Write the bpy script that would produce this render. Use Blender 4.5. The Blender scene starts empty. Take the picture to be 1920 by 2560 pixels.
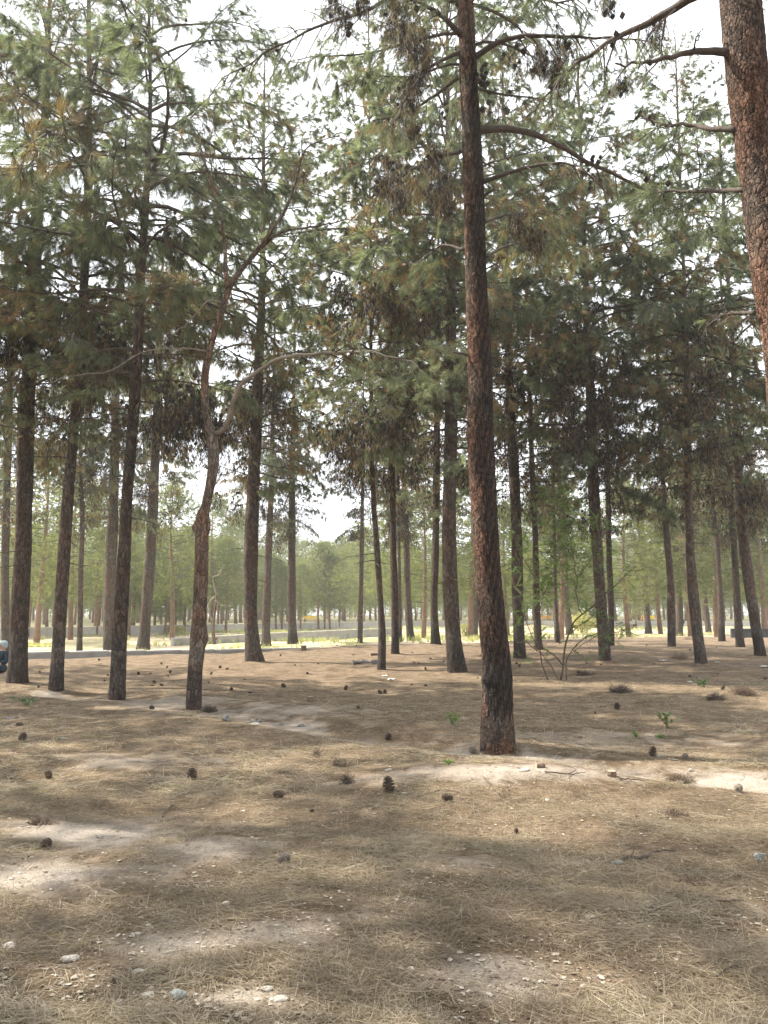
import bpy, math, random
import numpy as np
from mathutils import Vector, noise as mnoise

R = math.radians
PI = math.pi
scene = bpy.context.scene
C = scene.collection

# ------------------------------------------------------------------ camera, sky, sun, exposure
CAM_H = 1.5
PITCH = R(7.15)
F = 2009.0                      # focal length in photograph pixels (1920 x 2560)
cam_d = bpy.data.cameras.new("camera")
cam = bpy.data.objects.new("camera", cam_d); C.objects.link(cam)
cam.location = (0, 0, CAM_H)
cam.rotation_euler = (PI / 2 + PITCH, 0, 0)
cam_d.sensor_fit = 'VERTICAL'; cam_d.sensor_height = 24.0
cam_d.lens = 24.0 * F / 2560.0
cam_d.clip_start = 0.05; cam_d.clip_end = 3000
scene.camera = cam

SUN_EL, SUN_AZ = R(50), R(-74)          # azimuth from +Y towards +X; the sun is up, left and slightly ahead
w = bpy.data.worlds.new("World"); scene.world = w; w.use_nodes = True
nt = w.node_tree; nt.nodes.clear()
out = nt.nodes.new('ShaderNodeOutputWorld'); bg = nt.nodes.new('ShaderNodeBackground')
sky = nt.nodes.new('ShaderNodeTexSky'); sky.sky_type = 'NISHITA'; sky.sun_disc = False
sky.sun_elevation = SUN_EL; sky.sun_rotation = SUN_AZ
sky.air_density = 1.0; sky.dust_density = 3.0; sky.ozone_density = 1.0
cl = nt.nodes.new('ShaderNodeTexNoise'); cl.inputs['Scale'].default_value = 1.6; cl.inputs['Detail'].default_value = 5
rp = nt.nodes.new('ShaderNodeMapRange'); rp.inputs['From Min'].default_value = .38; rp.inputs['From Max'].default_value = .6
rp.inputs['To Min'].default_value = .62; rp.inputs['To Max'].default_value = .97
mx = nt.nodes.new('ShaderNodeMix'); mx.data_type = 'RGBA'
tc = nt.nodes.new('ShaderNodeTexCoord')
nt.links.new(tc.outputs['Generated'], cl.inputs['Vector'])
nt.links.new(cl.outputs['Fac'], rp.inputs['Value']); nt.links.new(rp.outputs['Result'], mx.inputs['Factor'])
nt.links.new(sky.outputs['Color'], mx.inputs['A']); mx.inputs['B'].default_value = (10.6, 11.0, 11.6, 1)   # thin bright cloud
nt.links.new(mx.outputs['Result'], bg.inputs['Color']); bg.inputs['Strength'].default_value = 0.10
nt.links.new(bg.outputs['Background'], out.inputs['Surface'])

sd = bpy.data.lights.new("sun", 'SUN'); sd.energy = 5.0; sd.angle = R(.8); sd.color = (1.0, .93, .82)
sun = bpy.data.objects.new("sun", sd); C.objects.link(sun)
dirv = Vector((math.sin(SUN_AZ) * math.cos(SUN_EL), math.cos(SUN_AZ) * math.cos(SUN_EL), math.sin(SUN_EL)))
sun.rotation_euler = dirv.to_track_quat('Z', 'Y').to_euler(); sun.location = dirv * 50

scene.view_settings.view_transform = 'Standard'; scene.view_settings.look = 'None'
scene.view_settings.gamma = 1.0; scene.view_settings.use_curve_mapping = False
scene.view_settings.exposure = 1.2
scene.render.engine = 'CYCLES'
scene.cycles.max_bounces = 5; scene.cycles.diffuse_bounces = 3; scene.cycles.transmission_bounces = 3
scene.cycles.use_denoising = True
scene.cycles.sample_clamp_indirect = 6

# ------------------------------------------------------------------ helpers
rng = np.random.default_rng(11)
random.seed(5)


def ray(px, py):
    a, b = math.cos(PITCH), math.sin(PITCH)
    u = 1280 - py
    return np.array([px - 960.0, F * a - u * b, F * b + u * a])


def at_depth(px, py, Y):
    d = ray(px, py); s = Y / d[1]
    return np.array([d[0] * s, Y, CAM_H + d[2] * s])


def smooth(e0, e1, x):
    t = np.clip((x - e0) / (e1 - e0), 0, 1); return t * t * (3 - 2 * t)


def seg_dist(x, y, pts):
    """distance to a polyline, vectorised, and signed side of the nearest segment"""
    best = np.full(np.shape(x), 1e9); side = np.zeros(np.shape(x))
    for (x0, y0), (x1, y1) in zip(pts[:-1], pts[1:]):
        dx, dy = x1 - x0, y1 - y0; L2 = dx * dx + dy * dy
        t = np.clip(((x - x0) * dx + (y - y0) * dy) / L2, 0, 1)
        d = np.hypot(x - (x0 + t * dx), y - (y0 + t * dy))
        s = dx * (y - y0) - dy * (x - x0)
        m = d < best
        best = np.where(m, d, best); side = np.where(m, np.sign(s), side)
    return best, side


NEAR_WALL = [(-60, -14), (-11.5, 26.2), (-5.3, 31.0), (.7, 37.0), (5.0, 42.0), (14, 50), (34, 54), (120, 60)]
FAR_WALL = [(-120, 30), (-60, 46), (-27, 60), (-12, 84), (2, 104), (22, 106), (130, 106)]
FURROW = [(-6.0, 15.2), (-3.4, 13.0), (-1.6, 11.6), (.2, 10.0), (1.3, 9.0), (2.4, 8.2), (3.6, 7.4), (6.0, 6.4)]


BASES = []


def vnoise(x, y, s, seed=0.0):
    return (np.sin(x * s + 1.7 * np.sin(y * s * .7 + seed) + seed) * np.cos(y * s * 1.1 + 1.3 * np.sin(x * s * .6 - seed)) +
            .5 * np.sin(x * s * 2.3 + y * s * 1.9 + seed * 2) * np.cos(y * s * 2.1 - x * s * 1.3 + seed))


def terrain(x, y):
    x = np.asarray(x, float); y = np.asarray(y, float)
    z = .05 * vnoise(x, y, .35, 1.0) + .022 * vnoise(x, y, 1.3, 2.0) + .008 * vnoise(x, y, 4.1, 3.0)
    z = z * np.exp(-((np.hypot(x, y) < 2) * 1.0))
    d, s = seg_dist(x, y, FURROW)
    z = z - (.06 + .045 * smooth(-2, 2, x)) * np.exp(-(d / .45) ** 2) + .04 * np.exp(-((d - .85) / .4) ** 2)
    z = z + .10 * np.exp(-(((x - .9) / 1.1) ** 2 + ((y - 7.55) / .75) ** 2))
    z = z + .18 * np.exp(-(((x - 6) / 9) ** 2 + ((y - 30) / 9) ** 2))
    for (bx_, by_, br_) in BASES:
        z = z + .055 * np.exp(-(((x - bx_) ** 2 + (y - by_) ** 2) / br_ ** 2))
    d, s = seg_dist(x, y, NEAR_WALL)
    beyond = smooth(-.05, .25, d * s)
    d2, s2 = seg_dist(x, y, FAR_WALL)
    far = smooth(-.1, .3, d2 * s2)
    sunk = -.42 + .10 * vnoise(x, y, .22, 4.0) + .3 * np.exp(-(((x - 1) / 5) ** 2 + ((y - 48) / 4) ** 2))
    sunk = sunk + .25 * np.exp(-(((x - 7) / 5) ** 2 + ((y - 52) / 4) ** 2))
    z = z * (1 - beyond) + sunk * beyond
    z = z * (1 - far) + (.18 + .05 * vnoise(x, y, .1, 5.0)) * far
    return z


def tz(x, y):
    return float(terrain(x, y))


def ground_hit(px, py):
    d = ray(px, py); d = d / np.linalg.norm(d)
    t = np.linspace(2, 260, 9000) ** 1.0
    p = np.array([0, 0, CAM_H])[None] + t[:, None] * d[None]
    h = terrain(p[:, 0], p[:, 1])
    i = np.argmax(p[:, 2] < h)
    if i == 0:
        i = len(t) - 1
    lo, hi = t[i - 1], t[i]
    for _ in range(18):
        m = .5 * (lo + hi); q = np.array([0, 0, CAM_H]) + m * d
        if q[2] < tz(q[0], q[1]): hi = m
        else: lo = m
    q = np.array([0, 0, CAM_H]) + hi * d
    return q


def tag(o, label=None, cat=None, group=None, kind=None):
    if label: o['label'] = label
    if cat: o['category'] = cat
    if group: o['group'] = group
    if kind: o['kind'] = kind
    return o


def empty(name, loc, rz=0.0, label=None, cat=None, group=None):
    o = bpy.data.objects.new(name, None); C.objects.link(o)
    o.location = loc; o.rotation_euler = (0, 0, rz)
    o.empty_display_size = .2
    return tag(o, label, cat, group)


class MB:
    def __init__(s):
        s.v = []; s.f = []; s.m = []; s.n = 0; s.a = []

    def add(s, v, f, m=0, a=None):
        v = np.asarray(v, np.float32).reshape(-1, 3); f = np.asarray(f, np.int64).reshape(-1, 3)
        s.v.append(v); s.f.append(f + s.n)
        s.m.append(np.full(len(f), m, np.int32) if np.isscalar(m) else np.asarray(m, np.int32))
        s.a.append(np.zeros(len(v), np.float32) if a is None else np.asarray(a, np.float32))
        s.n += len(v)

    def arrays(s):
        return np.concatenate(s.v), np.concatenate(s.f), np.concatenate(s.m), np.concatenate(s.a)

    def mesh(s, name, mats, smooth_=True, origin=(0, 0, 0), attr=None):
        v, f, m, a = s.arrays()
        v = v - np.asarray(origin, np.float32)
        me = bpy.data.meshes.new(name)
        me.vertices.add(len(v)); me.vertices.foreach_set('co', v.astype(np.float32).ravel())
        me.loops.add(len(f) * 3); me.loops.foreach_set('vertex_index', f.astype(np.int32).ravel())
        me.polygons.add(len(f)); me.polygons.foreach_set('loop_start', np.arange(0, len(f) * 3, 3, dtype=np.int32))
        me.polygons.foreach_set('material_index', m)
        me.polygons.foreach_set('use_smooth', np.full(len(f), bool(smooth_)))
        if attr:
            at = me.attributes.new(attr, 'FLOAT', 'POINT'); at.data.foreach_set('value', a)
        for kx, av in getattr(s, 'extra', {}).items():
            at = me.attributes.new(kx, 'FLOAT', 'POINT'); at.data.foreach_set('value', av.astype(np.float32))
        for mt in mats: me.materials.append(mt)
        me.update(calc_edges=True)
        return me

    def build(s, name, mats, parent=None, smooth_=True, origin=(0, 0, 0), attr=None):
        if not isinstance(mats, (list, tuple)): mats = [mats]
        o = bpy.data.objects.new(name, s.mesh(name, mats, smooth_, origin, attr)); C.objects.link(o)
        if parent is not None: o.parent = parent
        else: o.location = origin
        return o


def catmull(pts, n):
    pts = np.asarray(pts, float)
    k = len(pts)
    if k < 3:
        t = np.linspace(0, 1, n)[:, None]; return pts[0] * (1 - t) + pts[-1] * t
    P = np.vstack([2 * pts[0] - pts[1], pts, 2 * pts[-1] - pts[-2]])
    seg = np.linalg.norm(np.diff(pts[:, :3], axis=0), axis=1); cum = np.concatenate([[0], np.cumsum(seg)])
    s = np.linspace(0, cum[-1], n)
    i = np.clip(np.searchsorted(cum, s, 'right') - 1, 0, k - 2)
    t = ((s - cum[i]) / np.maximum(seg[i], 1e-9))[:, None]
    p0, p1, p2, p3 = P[i], P[i + 1], P[i + 2], P[i + 3]
    return .5 * (2 * p1 + (p2 - p0) * t + (2 * p0 - 5 * p1 + 4 * p2 - p3) * t ** 2 + (3 * p1 - p0 - 3 * p2 + p3) * t ** 3)


def tube(pts, rad, n=6, closed=True):
    pts = np.asarray(pts, float); k = len(pts); rad = np.broadcast_to(np.asarray(rad, float), (k,))
    T = np.gradient(pts, axis=0); T /= np.linalg.norm(T, axis=1)[:, None] + 1e-12
    ref = np.array([0, 1.0, 0]) if abs(T[0][1]) < .8 else np.array([1.0, 0, 0])
    U = np.cross(T, ref); U /= np.linalg.norm(U, axis=1)[:, None] + 1e-12
    W = np.cross(T, U)
    th = np.arange(n) * 2 * PI / n
    v = pts[:, None] + rad[:, None, None] * (np.cos(th)[None, :, None] * U[:, None] + np.sin(th)[None, :, None] * W[:, None])
    v = v.reshape(-1, 3)
    i = np.arange(k - 1)[:, None] * n; j = np.arange(n)[None]; j2 = (j + 1) % n
    a, b, c, d = i + j, i + j2, i + n + j2, i + n + j
    f = np.concatenate([np.stack([a, d, c], -1).reshape(-1, 3), np.stack([a, c, b], -1).reshape(-1, 3)])
    if closed:
        v = np.vstack([v, pts[0], pts[-1]]); c0, c1 = len(v) - 2, len(v) - 1
        jj = np.arange(n)
        f = np.vstack([f, np.stack([np.full(n, c0), jj, (jj + 1) % n], -1),
                       np.stack([np.full(n, c1), (k - 1) * n + (jj + 1) % n, (k - 1) * n + jj], -1)])
    return v, f


def box(x0, x1, y0, y1, z0, z1):
    v = np.array([[x, y, z] for x in (x0, x1) for y in (y0, y1) for z in (z0, z1)], float)
    f = [[0, 1, 3], [0, 3, 2], [4, 6, 7], [4, 7, 5], [0, 4, 5], [0, 5, 1], [2, 3, 7], [2, 7, 6], [0, 2, 6], [0, 6, 4], [1, 5, 7], [1, 7, 3]]
    return v, f


# ------------------------------------------------------------------ materials
def new_mat(name):
    m = bpy.data.materials.new(name); m.use_nodes = True
    nt = m.node_tree; nt.nodes.clear()
    o = nt.nodes.new('ShaderNodeOutputMaterial')
    return m, nt, o


def N(nt, typ, **kw):
    n = nt.nodes.new(typ)
    for k, v in kw.items():
        if k in n.inputs: n.inputs[k].default_value = v
        else: setattr(n, k, v)
    return n


def ramp(nt, stops, interp='LINEAR'):
    r = nt.nodes.new('ShaderNodeValToRGB'); r.color_ramp.interpolation = interp
    el = r.color_ramp.elements
    while len(el) < len(stops): el.new(.5)
    for e, (p, c) in zip(el, stops):
        e.position = p; e.color = (c[0], c[1], c[2], 1)
    return r


def mixc(nt, fac, a, b, mode='MIX'):
    m = nt.nodes.new('ShaderNodeMix'); m.data_type = 'RGBA'; m.blend_type = mode
    for key, val in (('Factor', fac), ('A', a), ('B', b)):
        if hasattr(val, 'is_output'): nt.links.new(val, m.inputs[key])
        elif key == 'Factor': m.inputs[key].default_value = val
        else: m.inputs[key].default_value = (val[0], val[1], val[2], 1)
    return m.outputs['Result']


def simple_mat(name, col, rough=.8, var=.25, scale=8.0, bump=.3, bscale=40.0, metallic=0.0):
    m, nt, o = new_mat(name)
    b = N(nt, 'ShaderNodeBsdfPrincipled', Roughness=rough, Metallic=metallic)
    tc = N(nt, 'ShaderNodeTexCoord')
    n1 = N(nt, 'ShaderNodeTexNoise', Scale=scale, Detail=6.0)
    nt.links.new(tc.outputs['Object'], n1.inputs['Vector'])
    dk = [c * (1 - var) for c in col]; lt = [min(1, c * (1 + var)) for c in col]
    r = ramp(nt, [(.3, dk), (.7, lt)]); nt.links.new(n1.outputs['Fac'], r.inputs['Fac'])
    nt.links.new(r.outputs['Color'], b.inputs['Base Color'])
    if bump:
        n2 = N(nt, 'ShaderNodeTexNoise', Scale=bscale, Detail=5.0)
        nt.links.new(tc.outputs['Object'], n2.inputs['Vector'])
        bp = N(nt, 'ShaderNodeBump', Strength=bump, Distance=.02)
        nt.links.new(n2.outputs['Fac'], bp.inputs['Height']); nt.links.new(bp.outputs['Normal'], b.inputs['Normal'])
    nt.links.new(b.outputs['BSDF'], o.inputs['Surface'])
    return m


def leaf_mat(name, c1, c2, trans=.48, scale=.9, rough=.55):
    m, nt, o = new_mat(name)
    tc = N(nt, 'ShaderNodeTexCoord'); oi = N(nt, 'ShaderNodeObjectInfo')
    n1 = N(nt, 'ShaderNodeTexNoise', Scale=scale, Detail=4.0)
    nt.links.new(tc.outputs['Object'], n1.inputs['Vector'])
    ad = N(nt, 'ShaderNodeMath', operation='MULTIPLY_ADD'); ad.inputs[1].default_value = .3; 
    nt.links.new(oi.outputs['Random'], ad.inputs[0]); nt.links.new(n1.outputs['Fac'], ad.inputs[2])
    r = ramp(nt, [(.42, c1), (.9, c2)]); nt.links.new(ad.outputs[0], r.inputs['Fac'])
    d = N(nt, 'ShaderNodeBsdfPrincipled', Roughness=rough)
    d.inputs['Specular IOR Level'].default_value = .35
    t = N(nt, 'ShaderNodeBsdfTranslucent')
    nt.links.new(r.outputs['Color'], d.inputs['Base Color'])
    br = mixc(nt, 1.0, r.outputs['Color'], (1.5, 1.6, .9), 'MULTIPLY'); nt.links.new(br, t.inputs['Color'])
    mx = N(nt, 'ShaderNodeMixShader'); mx.inputs[0].default_value = trans
    nt.links.new(d.outputs[0], mx.inputs[1]); nt.links.new(t.outputs[0], mx.inputs[2])
    nt.links.new(mx.outputs[0], o.inputs['Surface'])
    return m


def bark_mat(name, plates=(3.2, 3.2, 1.1), scale=8.5, red=(.142, .102, .08), grey=(.132, .118, .102), geo=False):
    m, nt, o = new_mat(name)
    b = N(nt, 'ShaderNodeBsdfPrincipled', Roughness=.9)
    b.inputs['Specular IOR Level'].default_value = .15
    tc = N(nt, 'ShaderNodeTexCoord'); oi = N(nt, 'ShaderNodeObjectInfo')
    mp = N(nt, 'ShaderNodeMapping'); mp.inputs['Scale'].default_value = plates
    nd = N(nt, 'ShaderNodeTexNoise', Scale=7.0, Detail=3.0)
    nt.links.new(tc.outputs['Object'], nd.inputs['Vector'])
    dist = N(nt, 'ShaderNodeVectorMath', operation='MULTIPLY_ADD'); dist.inputs[1].default_value = (.09, .09, .14)
    nt.links.new(nd.outputs['Color'], dist.inputs[0]); nt.links.new(tc.outputs['Object'], dist.inputs[2])
    nt.links.new(dist.outputs[0], mp.inputs['Vector'])
    v1 = N(nt, 'ShaderNodeTexVoronoi', Scale=scale, feature='DISTANCE_TO_EDGE')
    v2 = N(nt, 'ShaderNodeTexVoronoi', Scale=scale)
    n1 = N(nt, 'ShaderNodeTexNoise', Scale=1.6, Detail=5.0)
    n2 = N(nt, 'ShaderNodeTexNoise', Scale=26.0, Detail=8.0, Roughness=.65)
    nt.links.new(mp.outputs[0], v1.inputs['Vector']); nt.links.new(mp.outputs[0], v2.inputs['Vector'])
    nt.links.new(tc.outputs['Object'], n1.inputs['Vector']); nt.links.new(mp.outputs[0], n2.inputs['Vector'])
    rn = ramp(nt, [(.40, grey), (.58, red)]); nt.links.new(n1.outputs['Fac'], rn.inputs['Fac'])
    sep = N(nt, 'ShaderNodeSeparateColor'); nt.links.new(v2.outputs['Color'], sep.inputs[0])
    rv = ramp(nt, [(0, (.55, .55, .55)), (1, (1.35, 1.3, 1.25))]); nt.links.new(sep.outputs[0], rv.inputs['Fac'])
    c = mixc(nt, 1.0, rn.outputs['Color'], rv.outputs['Color'], 'MULTIPLY')
    r2 = ramp(nt, [(.3, (.6, .6, .6)), (.75, (1.35, 1.35, 1.35))]); nt.links.new(n2.outputs['Fac'], r2.inputs['Fac'])
    c = mixc(nt, .8, c, r2.outputs['Color'], 'MULTIPLY')
    rc = ramp(nt, [(.0, (.42, .38, .36)), (.04, (.7, .67, .65)), (.12, (1, 1, 1))]); nt.links.new(v1.outputs['Distance'], rc.inputs['Fac'])
    if not geo: c = mixc(nt, .75, c, rc.outputs['Color'], 'MULTIPLY')
    else:
        ck = N(nt, 'ShaderNodeAttribute', attribute_name='crack')
        pid = N(nt, 'ShaderNodeAttribute', attribute_name='plate')
        rp_ = ramp(nt, [(0, (.55, .56, .58)), (.45, (.95, .9, .86)), (1, (1.5, 1.38, 1.28))]); nt.links.new(pid.outputs['Fac'], rp_.inputs['Fac'])
        c = mixc(nt, 1.0, c, rp_.outputs['Color'], 'MULTIPLY')
        c = mixc(nt, ck.outputs['Fac'], c, (.05, .036, .03))
    # charred patches from an old ground fire
    at = N(nt, 'ShaderNodeAttribute', attribute_name='char')
    c = mixc(nt, at.outputs['Fac'], c, (.022, .020, .019))
    hv = N(nt, 'ShaderNodeHueSaturation'); vm = N(nt, 'ShaderNodeMapRange')
    vm.inputs['To Min'].default_value = .75; vm.inputs['To Max'].default_value = 1.2
    nt.links.new(oi.outputs['Random'], vm.inputs['Value']); nt.links.new(vm.outputs[0], hv.inputs['Value']); nt.links.new(c, hv.inputs['Color'])
    nt.links.new(hv.outputs[0], b.inputs['Base Color'])
    pl = N(nt, 'ShaderNodeMapRange'); pl.inputs['From Max'].default_value = .15
    nt.links.new(v1.outputs['Distance'], pl.inputs['Value'])
    h = N(nt, 'ShaderNodeMath', operation='MULTIPLY_ADD'); h.inputs[1].default_value = .35
    nt.links.new(n2.outputs['Fac'], h.inputs[0]); nt.links.new(pl.outputs[0], h.inputs[2])
    bp = N(nt, 'ShaderNodeBump', Strength=.9, Distance=.02)
    nt.links.new(h.outputs[0], bp.inputs['Height']); nt.links.new(bp.outputs[0], b.inputs['Normal'])
    nt.links.new(b.outputs[0], o.inputs['Surface'])
    return m


M = {}
M['bark'] = bark_mat('bark_pine')
M['bark_big'] = bark_mat('bark_pine_plated', plates=(3.0, 3.0, 1.6), scale=14.0, red=(.215, .13, .094), grey=(.175, .155, .135), geo=True)
M['bark_pale'] = bark_mat('bark_forked_pine', scale=7.0, red=(.18, .115, .08), grey=(.20, .17, .14))
M['limb'] = simple_mat('limb_bark', (.08, .062, .05), .9, .35, 14, .5, 60)
M['twig'] = simple_mat('dead_twig', (.085, .065, .05), .9, .4, 5, .0)
M['twig_pale'] = simple_mat('pale_twig', (.23, .195, .155), .85, .3, 5, .0)
M['needle'] = leaf_mat('needles_green', (.098, .118, .084), (.200, .222, .165))
M['needle_lt'] = leaf_mat('needles_light', (.165, .187, .138), (.275, .292, .215))
M['needle_dead'] = leaf_mat('needles_dead', (.17, .12, .07), (.32, .22, .125), .35)
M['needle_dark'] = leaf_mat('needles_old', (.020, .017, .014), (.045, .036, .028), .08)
M['cone'] = simple_mat('old_cone', (.045, .034, .027), .85, .35, 30, .4)
M['far_needle'] = leaf_mat('far_needles', (.115, .135, .055), (.215, .22, .10), .4, .5)
M['far_needle2'] = leaf_mat('far_needles_yellow', (.16, .19, .065), (.26, .27, .11), .4, .5)
M['far_bark'] = simple_mat('far_bark', (.20, .125, .085), .9, .3, 4, .0)
M['conc'] = simple_mat('weathered_concrete', (.36, .35, .33), .9, .15, 3, .4, 30)
M['cap'] = simple_mat('coping_stone', (.52, .50, .46), .85, .1, 3, .2, 30)
M['darkconc'] = simple_mat('dark_wall', (.06, .06, .06), .9, .3, 3, .4, 30)
M['yellow'] = simple_mat('yellow_paint', (.90, .58, .03), .5, .08, 6, .0)
M['orange'] = simple_mat('orange_paint', (.80, .36, .04), .5, .08, 6, .0)
M['metal'] = simple_mat('grey_metal', (.1, .1, .1), .5, .1, 6, .0)
M['rock'] = simple_mat('grey_rock', (.17, .165, .16), .9, .3, 18, .7, 60)
M['rock_pale'] = simple_mat('pale_stone', (.42, .385, .33), .9, .18, 25, .5, 80)
M['rock_teal'] = simple_mat('greenish_stone', (.22, .235, .215), .9, .25, 20, .6, 60)
M['wood_cut'] = simple_mat('cut_wood', (.42, .33, .22), .9, .2, 30, .3)
M['wood_bark'] = simple_mat('stub_bark', (.15, .105, .075), .95, .35, 25, .7)
M['paper'] = simple_mat('white_paper', (.8, .8, .78), .7, .05, 8, .2)
M['leaf'] = leaf_mat('fresh_leaves', (.085, .15, .04), (.17, .25, .08), .45, 3)
M['leaf_dark'] = leaf_mat('dark_leaves', (.04, .09, .035), (.09, .16, .06), .35, 3)
M['leaf_pale'] = leaf_mat('pale_leaves', (.40, .38, .2), (.55, .5, .3), .4, 3)
M['stem'] = simple_mat('sapling_bark', (.085, .06, .042), .8, .3, 15, .2)
M['straw'] = leaf_mat('straw', (.285, .235, .17), (.46, .395, .305), .3, 2.5, .5)
M['straw2'] = leaf_mat('straw_brown', (.17, .13, .093), (.285, .225, .162), .3, 2.5, .6)
M['chip_dk'] = simple_mat('bark_chip', (.14, .10, .075), .9, .4, 9, .0)
M['chip_lt'] = simple_mat('pale_chip', (.38, .335, .275), .9, .25, 9, .0)
M['skin'] = simple_mat('skin', (.42, .26, .19), .6, .05, 5, .0)
M['cloth_navy'] = simple_mat('navy_cloth', (.012, .03, .042), .9, .2, 12, .2)
M['cloth_pale'] = simple_mat('pale_blue_cloth', (.42, .52, .54), .9, .08, 12, .2)
M['cloth_red'] = simple_mat('pink_red_cloth', (.5, .13, .12), .9, .15, 30, .2)


def ground_mat():
    m, nt, o = new_mat('forest_floor')
    b = N(nt, 'ShaderNodeBsdfPrincipled', Roughness=.95)
    b.inputs['Specular IOR Level'].default_value = .1
    tc = N(nt, 'ShaderNodeTexCoord')
    at = N(nt, 'ShaderNodeVertexColor', layer_name='zone')
    sep = N(nt, 'ShaderNodeSeparateColor'); nt.links.new(at.outputs[0], sep.inputs[0])

    def noise(scale, det=6.0, rough=.6, vec=None, sc3=None, dist=0.0):
        n = N(nt, 'ShaderNodeTexNoise', Scale=scale, Detail=det, Roughness=rough, Distortion=dist)
        src = tc.outputs['Object']
        if sc3:
            mp = N(nt, 'ShaderNodeMapping'); mp.inputs['Scale'].default_value = sc3[0]; mp.inputs['Rotation'].default_value = (0, 0, sc3[1])
            nt.links.new(src, mp.inputs['Vector']); src = mp.outputs[0]
        nt.links.new(src, n.inputs['Vector'])
        return n.outputs['Fac']
    big = noise(.55, 5, .6, dist=.6)
    med = noise(2.8, 6, .65, dist=.8)
    st1 = noise(30, 5, .7, sc3=((.35, 2.2, 1), .5)); st2 = noise(30, 5, .7, sc3=((2.2, .35, 1), .3)); st3 = noise(32, 5, .7, sc3=((.4, 2.2, 1), -.6))
    mx1 = N(nt, 'ShaderNodeMath', operation='MAXIMUM'); nt.links.new(st1, mx1.inputs[0]); nt.links.new(st2, mx1.inputs[1])
    mx2 = N(nt, 'ShaderNodeMath', operation='MAXIMUM'); nt.links.new(mx1.outputs[0], mx2.inputs[0]); nt.links.new(st3, mx2.inputs[1])
    rl = ramp(nt, [(.42, (.09, .067, .045)), (.55, (.19, .143, .098)), (.66, (.32, .256, .182)), (.78, (.46, .39, .30))])
    nt.links.new(mx2.outputs[0], rl.inputs['Fac'])
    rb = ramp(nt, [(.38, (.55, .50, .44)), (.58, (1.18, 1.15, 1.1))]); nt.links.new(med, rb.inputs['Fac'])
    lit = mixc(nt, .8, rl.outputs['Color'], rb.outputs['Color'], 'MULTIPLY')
    fine = noise(60, 7, .7)
    rd = ramp(nt, [(.3, (.27, .225, .18)), (.52, (.42, .365, .305)), (.75, (.60, .54, .47))]); nt.links.new(fine, rd.inputs['Fac'])
    # dust where the soil is bare: painted mask broken up by noise
    mm = N(nt, 'ShaderNodeMath', operation='MULTIPLY_ADD'); mm.inputs[1].default_value = .72
    nt.links.new(sep.outputs[0], mm.inputs[0]); nt.links.new(med, mm.inputs[2])
    bb = N(nt, 'ShaderNodeMath', operation='MULTIPLY_ADD'); bb.inputs[1].default_value = .5
    nt.links.new(big, bb.inputs[0]); nt.links.new(mm.outputs[0], bb.inputs[2])
    dm = N(nt, 'ShaderNodeMapRange'); dm.inputs['From Min'].default_value = .90; dm.inputs['From Max'].default_value = 1.36
    nt.links.new(bb.outputs[0], dm.inputs['Value'])
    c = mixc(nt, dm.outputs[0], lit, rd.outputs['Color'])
    # beyond the wall: pale sand with thin dry grass
    g1 = noise(.35, 5, .6, sc3=((1, .5, 1), 0)); rg = ramp(nt, [(.38, (.34, .34, .17)), (.5, (.50, .45, .30)), (.62, (.62, .55, .42))]); nt.links.new(g1, rg.inputs['Fac'])
    g2 = mixc(nt, .5, rg.outputs['Color'], rd.outputs['Color'], 'OVERLAY')
    c = mixc(nt, sep.outputs[1], c, g2)
    c = mixc(nt, sep.outputs[2], c, (.17, .16, .085))
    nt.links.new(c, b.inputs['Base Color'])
    ad = N(nt, 'ShaderNodeMath', operation='ADD'); nt.links.new(mx2.outputs[0], ad.inputs[0]); nt.links.new(fine, ad.inputs[1])
    bp = N(nt, 'ShaderNodeBump', Strength=.8, Distance=.025)
    nt.links.new(ad.outputs[0], bp.inputs['Height']); nt.links.new(bp.outputs[0], b.inputs['Normal'])
    nt.links.new(b.outputs[0], o.inputs['Surface'])
    return m


M['ground'] = ground_mat()


gh = ground_hit


# ------------------------------------------------------------------ pine foliage generator (numpy)
def orth(d):
    ref = np.where(np.abs(d[:, 2:3]) < .9, np.array([[0, 0, 1.0]]), np.array([[1.0, 0, 0]]))
    u = np.cross(d, ref); u /= np.linalg.norm(u, axis=1)[:, None] + 1e-9
    return u, np.cross(d, u)


def needles(mb, P, D, L, mats, rg, per, nl, nw, spread=.75, droop=.0):
    """needle triangles round shoots: P base, D direction, L length of each shoot"""
    n = len(P)
    if n == 0: return
    P = np.repeat(P, per, 0); D0 = np.repeat(D, per, 0); L = np.repeat(L, per); mats = np.repeat(mats, per)
    k = len(P)
    u, w_ = orth(D0)
    th = rg.uniform(0, 2 * PI, k)[:, None]; s = rg.uniform(.15, 1, k)
    rad = np.cos(th) * u + np.sin(th) * w_
    sp = (rg.uniform(.35, 1.0, k) * spread)[:, None]
    d = D0 * (1 - .35 * sp) + rad * sp; d[:, 2] -= droop; d /= np.linalg.norm(d, axis=1)[:, None]
    b = P + D0 * (L * s)[:, None]
    tip = b + d * (nl * rg.uniform(.7, 1.15, k))[:, None]
    q = rg.normal(size=(k, 3)); side = np.cross(d, q); side /= np.linalg.norm(side, axis=1)[:, None] + 1e-9
    side *= (nw * .5 * rg.uniform(.7, 1.3, k))[:, None]
    v = np.stack([b - side, b + side, tip], 1).reshape(-1, 3)
    f = np.arange(3 * k).reshape(-1, 3)
    mb.add(v, f, mats)


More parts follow.
